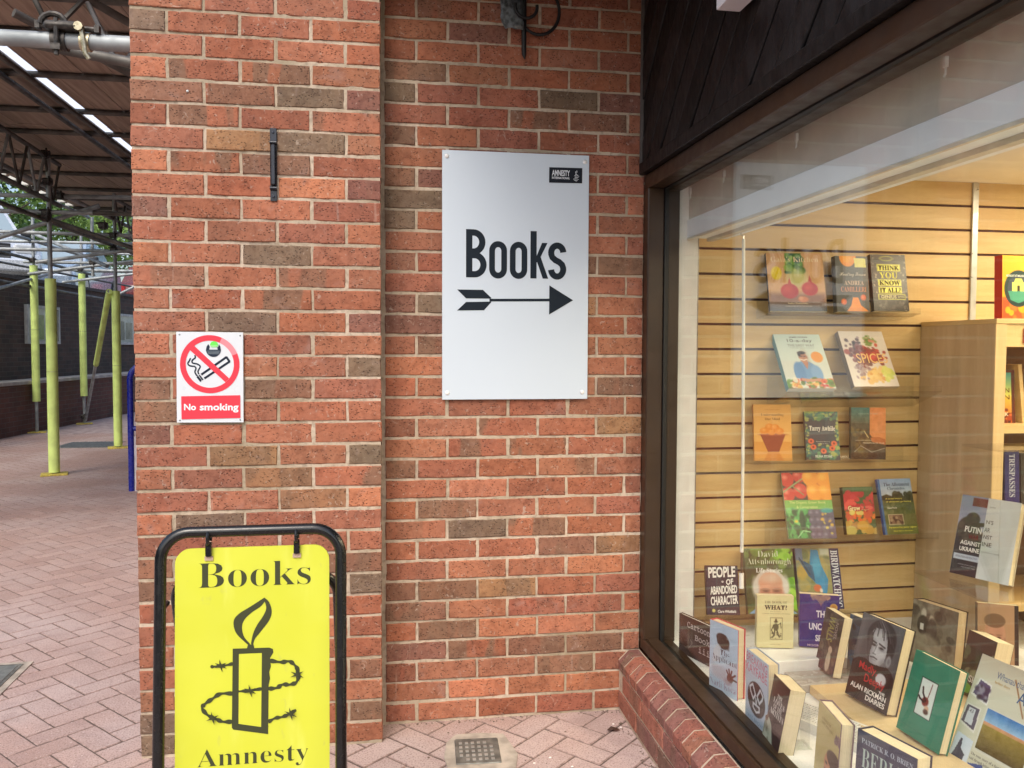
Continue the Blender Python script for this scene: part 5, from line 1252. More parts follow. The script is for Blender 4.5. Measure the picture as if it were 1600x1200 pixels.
def a_spice(c):
    c.A[:] = (216, 206, 198); c.blobs(90, [(70, 52, 60), (40, 34, 44), (100, 74, 84), (150, 130, 140)], .03, center=(.32, .28, .2, .16)); c.blobs(120, [(110, 40, 44), (150, 60, 56), (90, 50, 60), (128, 84, 92)], .05, center=(.38, .48, .3, .22)); c.blobs(90, [(150, 40, 36), (120, 34, 34), (196, 70, 50)], .045, center=(.68, .42, .24, .16))
    c.blobs(50, [(130, 150, 80), (100, 130, 60), (206, 130, 110)], .035, center=(.62, .18, .12, .12)); c.blobs(70, [(216, 170, 84), (226, 190, 110), (206, 140, 50)], .05, center=(.55, .8, .26, .13)); c.blobs(40, [(214, 214, 110), (196, 206, 90)], .05, center=(.86, .74, .1, .1)); c.blobs(60, [(140, 110, 120), (170, 150, 150)], .03, center=(.3, .68, .2, .2)); c.ell(.6, .48, .1, .06, (224, 62, 48), .8, soft=.08); return c
make_book((1.809, -.060, 1.239, .019, .524, .193, .250), .024, a_spice, 'white book with a burst of coloured spices, right of the pale blue cookbook', (128, 112, 92), pages='tan', texts=[('SPICES', 'sans', .24, .41, .92, .585, (232, 190, 120), .004)])
# --- row 3
def a_mind(c):
    c.grad(0, .66, (226, 170, 92), (232, 178, 100)); c.grad(.66, 1, (222, 156, 76), (226, 166, 90)); c.poly([(.16, .53), (.84, .53), (.66, .84), (.36, .84)], (152, 78, 54)); c.ell(.5, .535, .34, .025, (170, 94, 66))
    for x, y in ((.28, .47), (.47, .485), (.68, .475), (.42, .4), (.56, .41)): c.ell(x, y, .12, .06, (230, 142, 54)); c.ell(x-.02, y-.015, .05, .03, (240, 172, 90), .8, soft=.05)
    c.poly([(.36, .85), (.66, .85), (.8, 1), (.24, 1)], (206, 130, 62), .7); return c
make_book((1.442, .020, .946, -.133, .136, .148, .221), .014, a_mind, 'orange paperback with a clay bowl of oranges, left on the third shelf', (196, 140, 78), texts=[('THICH NHAT HANH', 'sans', .3, .085, .7, .1, (190, 120, 60)), ('Understanding', 'ser', .2, .16, .8, .215, (122, 84, 44), -.01), ('Our Mind', 'ser', .3, .235, .7, .28, (122, 84, 44), -.01)])
def a_tarry(c):
    c.A[:] = (52, 62, 74)
    for y0 in (0, .68):
        c.blobs(60, [(60, 118, 104), (92, 146, 96), (40, 96, 96), (170, 180, 96)], .06, 0, y0, 1, y0+(.16 if y0 == 0 else .32))
    c.blobs(26, [(60, 118, 104), (170, 180, 96)], .04, 0, .1, .1, .9); c.blobs(26, [(60, 118, 104), (170, 180, 96)], .04, .9, .1, 1, .9)
    for x, y in ((.16, .62), (.84, .66), (.52, .82), (.22, .74), (.78, .76)): c.ell(x, y, .09, .055, (226, 104, 62)); c.ell(x, y, .03, .02, (110, 30, 24))
    return c
make_book((1.660, .020, .947, -.25, .28, .129, .195), .022, a_tarry, 'dark book with leafy border and red flowers in the middle of the third shelf', (44, 74, 74), texts=[('Tarry Awhile', 'bi', .12, .30, .9, .43, (236, 232, 220), .012), ('WISDOM FROM BLACK SPIRITUALITY FOR', 'sans', .3, .62, .72, .636, (206, 206, 196)), ('PEOPLE OF FAITH', 'sans', .36, .66, .66, .676, (206, 206, 196)), ('THE ARCHBISHOP OF CANTERBURY', 'sans', .22, .11, .78, .126, (180, 206, 190)), ('SELINA STONE', 'sb', .26, .905, .76, .955, (216, 226, 214))])
def a_ref(c):
    c.grad(0, 1, (92, 100, 84), (84, 68, 48)); c.grad(0, .3, (72, 128, 122), (104, 110, 92), 0, .56); c.grad(0, .66, (222, 140, 84), (226, 150, 92), .54, 1); c.poly([(.1, .7), (.42, .42), (.62, .58), (.9, .8), (.9, 1), (0, 1)], (88, 72, 50)); c.blobs(30, [(110, 92, 60), (64, 56, 44), (140, 120, 70)], .08, 0, .4, .5, 1, .6)
    c.poly([(.56, .58), (.8, .56), (1, .62), (1, .72), (.6, .66)], (196, 118, 70)); c.grad(.78, 1, (96, 78, 58), (70, 52, 40), .5, 1); c.line([(.38, .46), (.5, .58)], .02, (228, 206, 140)); c.line([(.1, .86), (.28, .74), (.6, .86), (.98, .78)], .014, (196, 186, 168)); return c.noise(6, 10)
make_book((1.850, .020, .946, -.242, .066, .133, .206), .026, a_ref, 'muted green and orange landscape novel at the right of the third shelf', (74, 88, 78), texts=[('ALEXANDER BERKMAN', 'sans', .12, .625, .6, .645, (206, 196, 170)), ('PRISONER OF WAR', 'ser', .34, .67, .96, .70, (230, 216, 190), -.01), ('LITERATURE IN TIMES', 'sans', .2, .115, .76, .13, (170, 190, 176))])
# --- row 4
def a_org(c):
    c.A[:] = (44, 30, 22); 
    for x, y, r in ((.1, .1, .15), (.36, .05, .13), (.1, .33, .14), (.36, .28, .15), (.06, .42, .1)): c.ell(x, y, r, r*.8, (198, 44, 30)); c.ell(x-.04, y-.03, r*.35, r*.22, (240, 150, 130), .8, soft=.06)
    c.line([(0, .3), (.2, .2), (.48, .07)], .03, (150, 156, 104)); c.line([(.2, .2), (.42, .34)], .022, (130, 140, 90))
    c.rect(.5, 0, 1, .42, (206, 110, 30))
    for x, y in ((.6, .08), (.9, .1), (.66, .3), (.9, .3)): c.ell(x, y, .17, .13, (236, 154, 42)); c.ell(x-.05, y-.04, .08, .05, (248, 190, 80), .8, soft=.08)
    c.rect(0, .42, 1, .56, (118, 176, 82)); c.rect(0, .56, .5, 1, (46, 122, 62)); c.blobs(60, [(30, 84, 46), (70, 160, 84), (110, 190, 110), (24, 66, 40)], .06, 0, .58, .5, 1); c.ell(.33, .74, .06, .16, (26, 60, 34)); c.ell(.2, .74, .035, .02, (226, 200, 70)); c.line([(.2, .98), (.32, .88), (.46, .9)], .02, (150, 206, 150)); c.rect(.5, .56, 1, 1, (84, 72, 92))
    for k in range(16): x, y = .54+.13*(k % 4), .62+.11*(k//4); c.ell(x, y, .08, .055, (92, 82, 108)); c.ell(x-.02, y-.015, .03, .02, (140, 132, 156), .8, soft=.04)
    c.blobs(10, [(226, 206, 80), (216, 170, 70)], .03, .68, .62, .98, .96); c.ell(.86, .58, .13, .035, (60, 150, 150)); return c
make_book((1.570, -.020, .643, -.099, .363, .193, .262), .012, a_org, 'large glossy gardening book with tomatoes, apricots, leaves and plums on the fourth shelf', (150, 160, 130), texts=[('The Organic Green Book', 'sans', .1, .435, .86, .485, (216, 226, 150), .004), ('& Conservation', 'sans', .24, .505, .68, .545, (216, 226, 150), .004)])
def a_grow(c):
    c.A[:] = (70, 92, 52); c.blobs(50, [(206, 62, 58), (184, 44, 50), (226, 90, 80), (196, 58, 66)], .1, 0, .14, 1, .52); c.rect(.3, 0, 1, .1, (72, 100, 56)); c.blobs(40, [(226, 96, 46), (236, 130, 50), (206, 90, 60)], .07, 0, .54, 1, .72); c.blobs(16, [(196, 156, 70), (206, 170, 90), (180, 130, 70)], .12, 0, .74, 1, .98); c.ell(.56, .82, .19, .1, (206, 160, 66)); c.ell(.16, .92, .19, .1, (190, 176, 96)); c.blobs(8, [(222, 206, 110)], .06, .2, .5, .7, .58); return c
make_book((1.815, -.020, .652, -.011, .223, .128, .186), .022, a_grow, 'small gardening book of red and orange fruit, middle of the fourth shelf', (66, 62, 40), texts=[('Grow', 'sb', .12, .395, .52, .50, (238, 226, 170), .006), ('YOUR OWN', 'sans', .55, .48, .8, .5, (220, 200, 160))])
def a_allot(c):
    c.grad(0, .32, (146, 176, 214), (196, 206, 216)); c.grad(.32, 1, (84, 96, 60), (112, 120, 62)); c.blobs(40, [(56, 64, 44), (76, 80, 56)], .07, .1, .28, 1, .4); c.blobs(40, [(96, 112, 70), (130, 134, 90), (90, 100, 74)], .06, 0, .42, 1, .62, .6); c.rect(.16, .64, .62, .83, (196, 182, 150)); c.rect(.19, .655, .59, .815, (140, 110, 90)); c.blobs(20, [(90, 66, 56), (176, 150, 120)], .04, .22, .67, .56, .8); c.rect(.62, .64, 1, .83, (116, 116, 70)); c.rect(0, 0, .06, 1, (60, 110, 170)); return c.noise(5, 10)
make_book((1.981, -.020, .646, .03, .291, .149, .222), .014, a_allot, 'blue spined allotment history book beside the small fruit book, fourth shelf', (44, 92, 156), pages='white', texts=[('The Allotment', 'ser', .16, .07, .94, .135, (56, 74, 96)), ('Chronicles', 'ser', .26, .15, .78, .2, (56, 74, 96)), ('A social history', 'sb', .16, .345, .66, .38, (226, 216, 110)), ('of allotment gardening', 'sb', .16, .40, .92, .435, (226, 216, 110)), ('Steve Poole', 'sb', .18, .51, .46, .54, (230, 226, 210)), ('Foreword by Jenny Uglow', 'sb', .14, .86, .96, .90, (226, 220, 90)), ('Edited with an introduction', 'sb', .26, .93, .84, .95, (226, 220, 90))])
# --- row 5
def a_people(c):
    c.A[:] = (44, 44, 62); c.ell(.2, .915, .05, .035, (214, 206, 120)); return c
W2 = (236, 234, 230)
make_book((1.236, -.030, .362, -.191, .30, .124, .186), .025, a_people, 'navy book with big white hand drawn capitals, left on the bottom shelf', (30, 30, 44), texts=[('PEOPLE', 'sans', .08, .04, .92, .26, W2, .03, -.03), ('OF', 'sans', .62, .28, .84, .40, W2, .03, -.02), ('ABANDONED', 'sans', .12, .43, .95, .60, W2, .03, -.04), ('CHARACTER', 'sans', .12, .64, .96, .82, W2, .03, -.05), ('Clare Whitfield', 'sb', .32, .90, .88, .955, W2), ('o', 'sb', .48, .31, .54, .35, W2)])
def a_david(c):
    c.A[:] = (84, 98, 52); c.blobs(70, [(60, 74, 42), (104, 120, 60), (70, 62, 44), (120, 150, 60)], .1, 0, 0, 1, 1, .7); c.blobs(26, [(126, 186, 50), (100, 160, 44), (150, 204, 70)], .06, .62, .0, 1, .14); c.blobs(30, [(120, 184, 44), (90, 150, 40), (160, 210, 80)], .07, .82, .5, 1, 1); c.rect(0, .1, .16, .8, (56, 66, 44), .5, soft=.2)
    c.ell(.5, .56, .33, .24, (196, 190, 184)); c.ell(.5, .63, .28, .27, (206, 150, 124)); face(c, .5, .68, .26, .24, (210, 152, 126), (92, 66, 60), (180, 170, 160), True); c.ell(.5, .45, .24, .07, (202, 178, 160), .8, soft=.1); c.ell(.19, .6, .07, .14, (200, 196, 190), soft=.06); c.ell(.81, .58, .07, .15, (204, 200, 194), soft=.06)
    for x in (.38, .62): c.ell(x, .655, .1, .05, (120, 84, 74), .35); c.line([(x-.1, .635), (x+.1, .635)], .012, (150, 110, 90))
    c.poly([(.02, .99), (.25, .86), (.75, .86), (1, .99)], (120, 160, 200)); return c
make_book((1.403, -.030, .356, -.149, .324, .192, .251), .028, a_david, 'green hardback with the portrait of a smiling white haired man', (60, 66, 46), hard=True, texts=[('David', 'ser', .28, .035, .70, .13, (206, 210, 190), -.018), ('Attenborough', 'ser', .05, .15, .95, .27, (206, 210, 190), -.018), ('Life Stories', 'it', .22, .30, .76, .37, W2)])
def a_bird(c):
    c.A[:] = (136, 140, 96); c.blobs(60, [(150, 140, 90), (96, 110, 66), (176, 160, 90), (110, 124, 110)], .1, 0, 0, .78, 1, .6); c.grad(.75, 1, (96, 88, 60), (76, 72, 56), 0, .78); c.ell(.12, .4, .12, .12, (196, 160, 70), .7, soft=.08); c.rect(0, 0, .16, .2, (84, 104, 150), .8); c.rect(.56, 0, .78, .12, (200, 206, 200), .7, soft=.06)
    c.poly([(.36, .02), (.52, .03), (.56, .26), (.70, .52), (.62, .86), (.50, .66), (.34, .52), (.3, .3)], (40, 132, 176)); c.poly([(.06, .18), (.2, .22), (.38, .30), (.4, .56), (.26, .46)], (30, 84, 120)); c.ell(.46, .3, .1, .16, (60, 160, 200), .8, soft=.06); c.ell(.56, .6, .06, .12, (40, 140, 190)); c.ell(.44, .66, .09, .06, (196, 110, 74)); c.line([(.5, .7), (.68, .9)], .018, (140, 60, 50)); c.ell(.52, .7, .035, .035, (220, 210, 200)); c.line([(.08, .16), (.3, .44)], .02, (30, 50, 60))
    c.rect(.78, 0, 1, 1, (38, 40, 84)); return c
make_book((1.618, -.030, .367, -.142, .324, .174, .234), .030, a_bird, 'bird guide with a diving blue kingfisher and navy side band', (52, 70, 110), hard=True, texts=[('BIRDWATCHING', 'ser', .81, .035, .965, .975, (214, 220, 230), 'down')])
# --- ledge, left to right
def a_what(c):
    c.A[:] = (214, 206, 160); c.rect(.36, .42, .70, .84, (90, 84, 60)); c.rect(.372, .43, .688, .83, (212, 204, 158)); d = (66, 62, 48)
    c.ell(.52, .5, .05, .02, d); c.ell(.52, .47, .028, .028, d); c.ell(.52, .60, .075, .07, d, .8); c.line([(.46, .56), (.40, .66), (.44, .72)], .025, d); c.line([(.58, .56), (.65, .52), (.66, .62)], .02, d); c.line([(.49, .66), (.47, .76), (.44, .79)], .035, d); c.line([(.55, .66), (.58, .75), (.62, .79)], .035, d); c.blobs(30, [d, (120, 114, 84)], .012, .38, .70, .68, .82); return c.noise(2, 4)
make_book((1.300, -.319, .336, -.212, .02, .126, .184), .026, a_what, 'cream paperback with an engraved seated figure standing on the white riser', (206, 198, 156), pages='cream', texts=[('THE BOOK OF', 'ser', .2, .10, .82, .15, (110, 108, 88), -.012), ('WHAT?', 'ser', .2, .18, .82, .27, (54, 54, 48), .02), ('EXPLANATION', 'sans', .36, .30, .66, .31, (120, 116, 96)), ('of curious things ancient and modern', 'it', .14, .335, .9, .355, (120, 116, 96)), ('EDITED BY ROBERT', 'sans', .36, .93, .66, .942, (120, 116, 96))])
def a_unc(c):
    c.A[:] = (52, 46, 118); c.blobs(30, [(150, 120, 110), (120, 96, 112), (176, 146, 120)], .045, .3, .0, .75, .1); c.poly([(.3, .02), (.78, .02), (.6, .14), (.54, .22), (.48, .14)], (140, 112, 112), .8); c.ell(.86, .22, .095, .065, (206, 160, 90)); c.ell(.86, .22, .06, .04, (180, 130, 70)); return c.noise(4, 5)
make_book((1.452, -.335, .338, -.376, .092, .132, .184), .035, a_unc, 'purple hardback with ornate top and white capitals behind the dark photo novel', (44, 40, 104), texts=[('THE', 'sb', .42, .30, .72, .43, (216, 212, 222), .01), ('UNCANNY', 'sb', .24, .54, .98, .67, (216, 212, 222), .01), ('SEASON', 'sb', .40, .76, .98, .88, (216, 212, 222), .01), ('MOORSTONE', 'sb', .2, .94, .8, .98, (190, 170, 190))])
def a_cart(c):
    c.A[:] = (46, 40, 44); c.blobs(30, [(66, 58, 62), (84, 76, 80), (36, 32, 34)], .12, .0, .2, .6, 1, .5); c.line([(.3, .8), (.42, .62), (.36, .56)], .012, (150, 140, 140)); c.line([(.2, .45), (.3, .6), (.16, .64)], .008, (120, 110, 110)); return c
make_book((1.078, -.150, .2722, -1.251, -.0, .175, .143), .016, a_cart, 'dark landscape cartoon book half hidden at the left corner of the ledge', (34, 30, 32), pages='white', hard=True, texts=[('Cartoon', 'mono', .26, .12, .96, .27, (190, 182, 184), .012), ('Book', 'mono', .50, .36, .96, .52, (190, 182, 184), .012), ('iii', 'mono', .62, .62, .96, .78, (190, 182, 184), .012)])
def a_appl(c):
    c.grad(0, 1, (176, 200, 226), (196, 210, 226)); c.ell(.48, .25, .22, .11, (62, 42, 44)); c.ell(.42, .21, .18, .07, (62, 42, 44)); c.rect(.52, .24, .68, .34, (62, 42, 44), soft=.08); c.poly([(.3, .3), (.14, .42), (.1, .6), (.36, .56), (.4, .34)], (206, 206, 214), .7); c.rect(.1, .62, .62, .8, (176, 176, 188), .7, soft=.1)
    hc = (96, 58, 62)
    c.ell(.74, .735, .11, .06, hc)
    for x, y in ((.62, .64), (.70, .61), (.80, .62), (.92, .66), (.96, .74)): c.line([(.74, .735), (x, y)], .05, hc)
    c.ell(.66, .80, .12, .04, (150, 120, 130), .6, soft=.08); c.rect(.6, .16, .9, .2, (170, 190, 210), .5); return c.noise(3, 5)
make_book((1.063, -.471, .2722, -1.209, -.0, .126, .226), .032, a_appl, 'pale blue hardback with a turned away head and a red hand', (196, 60, 80), hard=True, texts=[('The', 'ser', .38, .37, .72, .45, (84, 62, 78), -.018), ('Applicant', 'ser', .08, .46, .98, .575, (84, 62, 78), -.018), ('Nazli Koca', 'ser', .03, .83, .95, .93, (176, 156, 176), -.02)])
def a_kay(c):
    c.grad(0, 1, (190, 212, 230), (186, 206, 226)); c.ell(.5, .62, .40, .24, (22, 34, 46)); w = (214, 226, 236)
    c.line([(.2, .50), (.33, .44), (.46, .56), (.36, .64), (.24, .56), (.2, .50)], .05, w); c.line([(.80, .50), (.67, .44), (.54, .56), (.64, .64), (.76, .56), (.80, .50)], .05, w); c.line([(.46, .6), (.5, .7), (.54, .6)], .03, w); c.line([(.36, .76), (.36, .70), (.64, .70), (.64, .76), (.5, .8), (.36, .76)], .045, w); return c
make_book((1.086, -.695, .2725, -1.554, -.0, .138, .210), .035, a_kay, 'pale blue book with a black wrestling mask and pink capitals', (160, 176, 200), hard=True, texts=[('BREAKING', 'sans', .02, .03, .97, .155, (206, 136, 160), .006), ('KAYFABE', 'sans', .02, .17, .97, .30, (206, 136, 160), .006), ('WES BROWN', 'sans', .12, .90, .9, .955, (140, 160, 186))])
def a_loves(c):
    c.A[:] = (54, 42, 48); c.poly([(0, .72), (.2, .66), (.4, .74), (.62, 1), (0, 1)], (176, 186, 170)); c.blobs(14, [(150, 160, 146), (196, 204, 190), (110, 110, 96)], .08, .02, .76, .4, 1, .6); c.ell(.08, .68, .08, .07, (120, 90, 74)); return c
make_book((1.078, -.823, .278, -1.660, .182, .117, .180), .045, a_loves, 'dark novel tilted back, showing white serif title and thick creased page block', (44, 36, 40), texts=[('THE', 'ser', .42, .22, .72, .29, W2, -.01), ('LOVES', 'ser', .26, .30, .90, .385, W2, -.01), ('OF THE', 'ser', .32, .395, .82, .465, W2, -.01), ('ARTISTS', 'ser', .18, .475, .96, .57, W2, -.01)])
def a_walls(c):
    c.A[:] = (66, 52, 62); c.blobs(50, [(96, 84, 88), (44, 34, 44), (120, 108, 96), (84, 60, 66)], .09, 0, 0, 1, 1, .6); c.ell(.62, .62, .10, .06, (200, 176, 160)); c.ell(.6, .82, .12, .17, (190, 176, 156)); c.ell(.2, .86, .2, .14, (70, 44, 60)); return c.noise(8, 8)
make_book((1.462, -.424, .308, -1.60, .188, .118, .200), .030, a_walls, 'dark photographic novel leaning in front of the purple hardback', (56, 44, 50), texts=[('WALLS', 'sb', .3, .08, .62, .5, (150, 146, 96), 'down'), ('NOVEL', 'sans', .66, .14, .8, .42, (176, 160, 160), 'down')])
def a_blue(c):
    c.grad(0, 1, (96, 116, 136), (110, 106, 104)); c.blobs(20, [(60, 120, 170), (140, 132, 126), (90, 84, 80)], .12, 0, 0, 1, 1, .6); return c
make_book((1.552, -.470, .3025, -1.35, .06, .120, .190), .028, a_blue, 'grey and blue book half hidden between the dark novel and the portrait biography', (120, 116, 110))
def a_mad(c):
    g = lambda v: (v, v+2, v+6)
    c.grad(0, 1, g(96), g(64)); c.rect(.0, .0, .12, .5, g(112), .5, soft=.1); c.ell(.54, .21, .34, .205, g(56)); c.ell(.72, .30, .16, .15, g(50))
    c.poly([(.28, .20), (.36, .12), (.56, .10), (.68, .20), (.72, .34), (.70, .46), (.60, .54), (.40, .54), (.31, .44), (.27, .32)], g(150)); c.ell(.56, .36, .15, .15, g(188), .9, soft=.10); c.ell(.50, .20, .15, .06, g(178), .8, soft=.06)
    c.poly([(.25, .18), (.34, .18), (.37, .30), (.35, .40), (.37, .53), (.30, .46), (.25, .34)], g(66), .85); c.poly([(.62, .10), (.82, .16), (.86, .34), (.78, .42), (.72, .36), (.70, .24)], g(48))
    c.ell(.795, .43, .055, .065, g(146)); c.ell(.80, .43, .028, .036, g(104), .8); c.ell(.70, .48, .09, .05, g(128), .6, soft=.08)
    for p0, p1, v in (((.46, .02), (.66, .20), 118), ((.42, .03), (.56, .19), 92), ((.38, .05), (.44, .20), 70), ((.52, .02), (.76, .22), 84), ((.34, .06), (.32, .22), 62), ((.58, .03), (.84, .26), 66), ((.48, .05), (.60, .22), 60)): c.line([p0, ((p0[0]+p1[0])/2+.03, (p0[1]+p1[1])/2-.01), p1], .028, g(v), .85)
    c.line([(.35, .275), (.45, .285)], .030, g(58)); c.line([(.52, .280), (.66, .300)], .030, g(62)); c.ell(.405, .315, .05, .014, g(44)); c.ell(.585, .325, .055, .015, g(48)); c.ell(.60, .345, .06, .012, g(130), .7)
    c.line([(.475, .30), (.445, .385), (.43, .41)], .020, g(112)); c.line([(.42, .412), (.49, .415)], .022, g(84)); c.ell(.47, .39, .03, .03, g(206), .6, soft=.05); c.line([(.38, .462), (.46, .452), (.54, .462)], .024, g(78)); c.line([(.40, .482), (.52, .484)], .012, g(134))
    c.poly([(0, .58), (.12, .52), (.28, .505), (.42, .530), (.62, .525), (.80, .50), (.92, .54), (1, .60), (1, 1), (0, 1)], (40, 38, 40)); c.ell(.72, .66, .12, .068, (196, 196, 200)); return c.noise(2.0, 9)
make_book((1.427, -.669, .3125, -1.398, .257, .170, .258), .042, a_mad, 'biography with a black and white portrait of a man with swept hair', (40, 38, 40), hard=True, texts=[('Madly,', 'sans', .18, .555, .62, .665, (186, 52, 58), .008), ('Deeply', 'sans', .36, .67, .84, .79, (186, 52, 58), .008), ('THE', 'sb', .74, .785, .88, .815, W2), ('ALAN RICKMAN', 'sb', .08, .82, .93, .88, W2), ('DIARIES', 'sb', .48, .895, .93, .955, W2)])
def a_green(c):
    c.A[:] = (36, 128, 104); c.rect(.28, .26, .66, .72, (30, 60, 56), soft=.006); c.rect(.295, .272, .645, .708, (212, 224, 220), soft=.006); r = (120, 36, 36)
    c.ell(.47, .53, .075, .055, r); c.line([(.47, .52), (.38, .44), (.36, .38)], .035, (40, 34, 40)); c.line([(.44, .54), (.34, .52), (.31, .50)], .035, (40, 34, 40)); c.line([(.5, .5), (.52, .42), (.54, .30)], .018, (110, 60, 56)); c.ell(.53, .60, .05, .035, (206, 170, 140)); c.ell(.53, .64, .055, .03, (70, 40, 34)); c.rect(.05, .90, .95, .905, (24, 100, 84), .5); return c.noise(2, 5)
make_book((1.445, -.903, .3100, -1.50, .268, .165, .228), .030, a_green, 'plain green hardback with a small framed picture of a falling figure', (30, 116, 94), hard=True)
def a_grey(c):
    c.grad(0, 1, (110, 104, 92), (150, 146, 124)); c.blobs(40, [(84, 76, 66), (140, 134, 116), (104, 96, 82), (60, 54, 48)], .1, 0, 0, .9, 1, .6); c.ell(.26, .18, .06, .08, (196, 190, 172)); c.ell(.44, .24, .05, .07, (176, 170, 150)); c.ell(.26, .36, .13, .15, (56, 52, 48)); c.rect(.2, .34, .28, .44, (214, 214, 206)); c.ell(.46, .42, .12, .2, (84, 78, 70)); c.ell(.36, .74, .32, .26, (146, 140, 122), .8, soft=.08); return c.noise(6, 8)
make_book((1.789, -.455, .3130, -1.283, .10, .168, .215), .050, a_grey, 'thick novel with a sepia photograph of two figures behind the green hardback', (60, 50, 44), pages='tan', hard=True)
def a_bush(c):
    c.grad(0, 1, (76, 62, 58), (60, 66, 50)); c.rect(0, 0, 1, .24, (84, 66, 62)); c.blobs(40, [(110, 116, 90), (60, 70, 48), (140, 146, 116), (44, 46, 40)], .12, 0, .3, 1, .8, .7); c.ell(.3, .9, .2, .08, (110, 180, 70), .8); return c
make_book((1.795, -.691, .3120, -1.55, .215, .118, .192), .060, a_bush, 'thick dark and leafy paperback with cream pages behind the travel magazine', (64, 52, 50), texts=[('BUSH', 'sb', .04, .68, .6, .79, (210, 206, 200))])
def a_facebk(c):
    c.A[:] = (176, 140, 110); c.ell(.42, .55, .26, .36, (196, 146, 120)); face(c, .42, .6, .24, .30, (196, 146, 122), (90, 60, 54), (90, 66, 50)); c.ell(.42, .28, .26, .12, (120, 92, 70)); c.rect(.9, 0, 1, 1, (50, 40, 40)); return c
make_book((2.02, -.50, .3130, -.45, .12, .125, .20), .03, a_facebk, 'tan paperback with a pale face, far right behind the clear stand', (50, 40, 40))
def a_ap(c):
    c.A[:] = (206, 208, 190); c.grad(0, .22, (190, 184, 164), (212, 212, 194)); c.rect(.30, .40, 1, .78, (212, 216, 206)); c.grad(.41, .52, (50, 120, 190), (150, 190, 222), .32, 1); c.grad(.52, .55, (206, 150, 120), (190, 150, 96), .32, 1); c.grad(.55, .76, (150, 132, 56), (92, 80, 40), .32, 1); c.noise(6, 14, .32, .41, 1, .77)
    c.poly([(.08, .20), (.28, .22), (.30, .40), (.02, .36)], (226, 228, 226)); c.poly([(.10, .215), (.265, .235), (.28, .38), (.05, .345)], (90, 84, 120)); c.blobs(16, [(50, 44, 60), (150, 150, 170), (70, 60, 90)], .03, .08, .24, .26, .36)
    c.poly([(.02, .44), (.24, .44), (.25, .66), (.0, .62)], (222, 222, 216)); c.poly([(.035, .455), (.22, .455), (.235, .64), (.015, .605)], (84, 80, 100)); c.poly([(.07, .47), (.17, .47), (.18, .61), (.06, .60)], (206, 212, 222))
    c.poly([(.02, .70), (.28, .72), (.28, .97), (.0, .95)], (206, 220, 236)); c.poly([(.1, .74), (.13, .74), (.14, .82), (.22, .86), (.2, .96), (.02, .94), (.06, .86)], (74, 76, 92)); c.poly([(.30, .9), (.5, .86), (.62, 1), (.28, 1)], (60, 84, 150)); c.ell(.97, .84, .1, .07, (200, 190, 170)); c.ell(.98, .84, .06, .05, (150, 96, 70)); c.line([(.56, .10), (.8, .36)], .02, (150, 110, 70)); return c
make_book((1.495, -1.045, .275, -1.433, .389, .205, .308), .008, a_ap, 'pale travel magazine with blue sky and golden field photograph', (110, 90, 150), pages='white', texts=[('Whanau that', 'sans', .30, .09, .72, .15, (96, 116, 150), .004), ('Apiti', 'sans', .66, .17, .98, .30, (60, 96, 140), .006), ('better days', 'it', .3, .17, .52, .2, (180, 150, 90)), ('The true story of a family voyage', 'it', .3, .80, .9, .83, (110, 112, 110)), ('told through letters and photographs', 'it', .3, .84, .88, .87, (110, 112, 110)), ('43', 'ser', .09, .48, .15, .51, (60, 60, 70))])
def a_putin(c):
    c.grad(0, .45, (130, 142, 178), (176, 180, 196), 0, .46); c.grad(.45, 1, (60, 62, 66), (40, 38, 44), 0, .46); c.ell(.25, .29, .12, .085, (66, 66, 58)); c.ell(.2, .42, .2, .16, (74, 72, 62)); c.blobs(20, [(96, 92, 76), (50, 50, 46), (84, 76, 62)], .05, .04, .34, .42, .6, .7); c.line([(.26, .36), (.44, .34)], .07, (70, 66, 58)); c.rect(.2, .02, .46, .125, (104, 30, 38)); c.rect(.02, .74, .46, .81, (196, 206, 222)); c.rect(.455, 0, 1, 1, (216, 222, 224)); return c
make_book((1.945, -.445, .612, -1.15, .27, .195, .275), .035, a_putin, 'book in the clear stand, half dark war photograph and half plain white page', (200, 190, 170), pages='cream', hard=True, texts=[('PUTIN', 'sb', .14, .385, .43, .46, W2, .01), ('WAR', 'sb', .22, .48, .40, .54, (120, 34, 38), .01), ('AGAINST', 'sb', .10, .565, .445, .62, W2, .01), ('UKRAINE', 'sb', .10, .645, .445, .70, W2, .01), ("N'S", 'sans', .48, .27, .60, .32, (70, 72, 76), .006), ('AR', 'sans', .47, .365, .565, .42, (70, 72, 76), .006), ('NST', 'sans', .475, .455, .62, .505, (70, 72, 76), .006), ('INE', 'sans', .475, .545, .63, .595, (70, 72, 76), .006), ('REVOLUTION AND REACTION', 'sans', .06, .76, .43, .785, (90, 96, 120)), ('A HISTORY OF THE CONFLICT', 'sans', .12, .86, .42, .875, (170, 170, 176)), ('AND ITS FIRST YEAR', 'sans', .18, .89, .42, .905, (170, 170, 176)), ('AN IMPORTANT BOOK', 'sans', .48, .66, .78, .675, (130, 132, 134)), ('SAMIR', 'sans', .5, .1, .6, .115, (130, 132, 134))])
def a_cream(c):
    c.grad(0, 1, (206, 190, 136), (196, 176, 112)); c.ell(.66, .72, .24, .2, (206, 140, 104)); c.ell(.62, .80, .16, .2, (206, 140, 104)); c.ell(.82, .58, .30, .12, (72, 46, 44)); c.ell(.90, .74, .22, .26, (76, 50, 46)); c.ell(.52, .70, .05, .02, (90, 60, 54)); c.ell(.5, .80, .06, .02, (150, 70, 64)); c.blobs(14, [(140, 110, 120), (120, 96, 96)], .04, .76, .2, .98, .34); return c
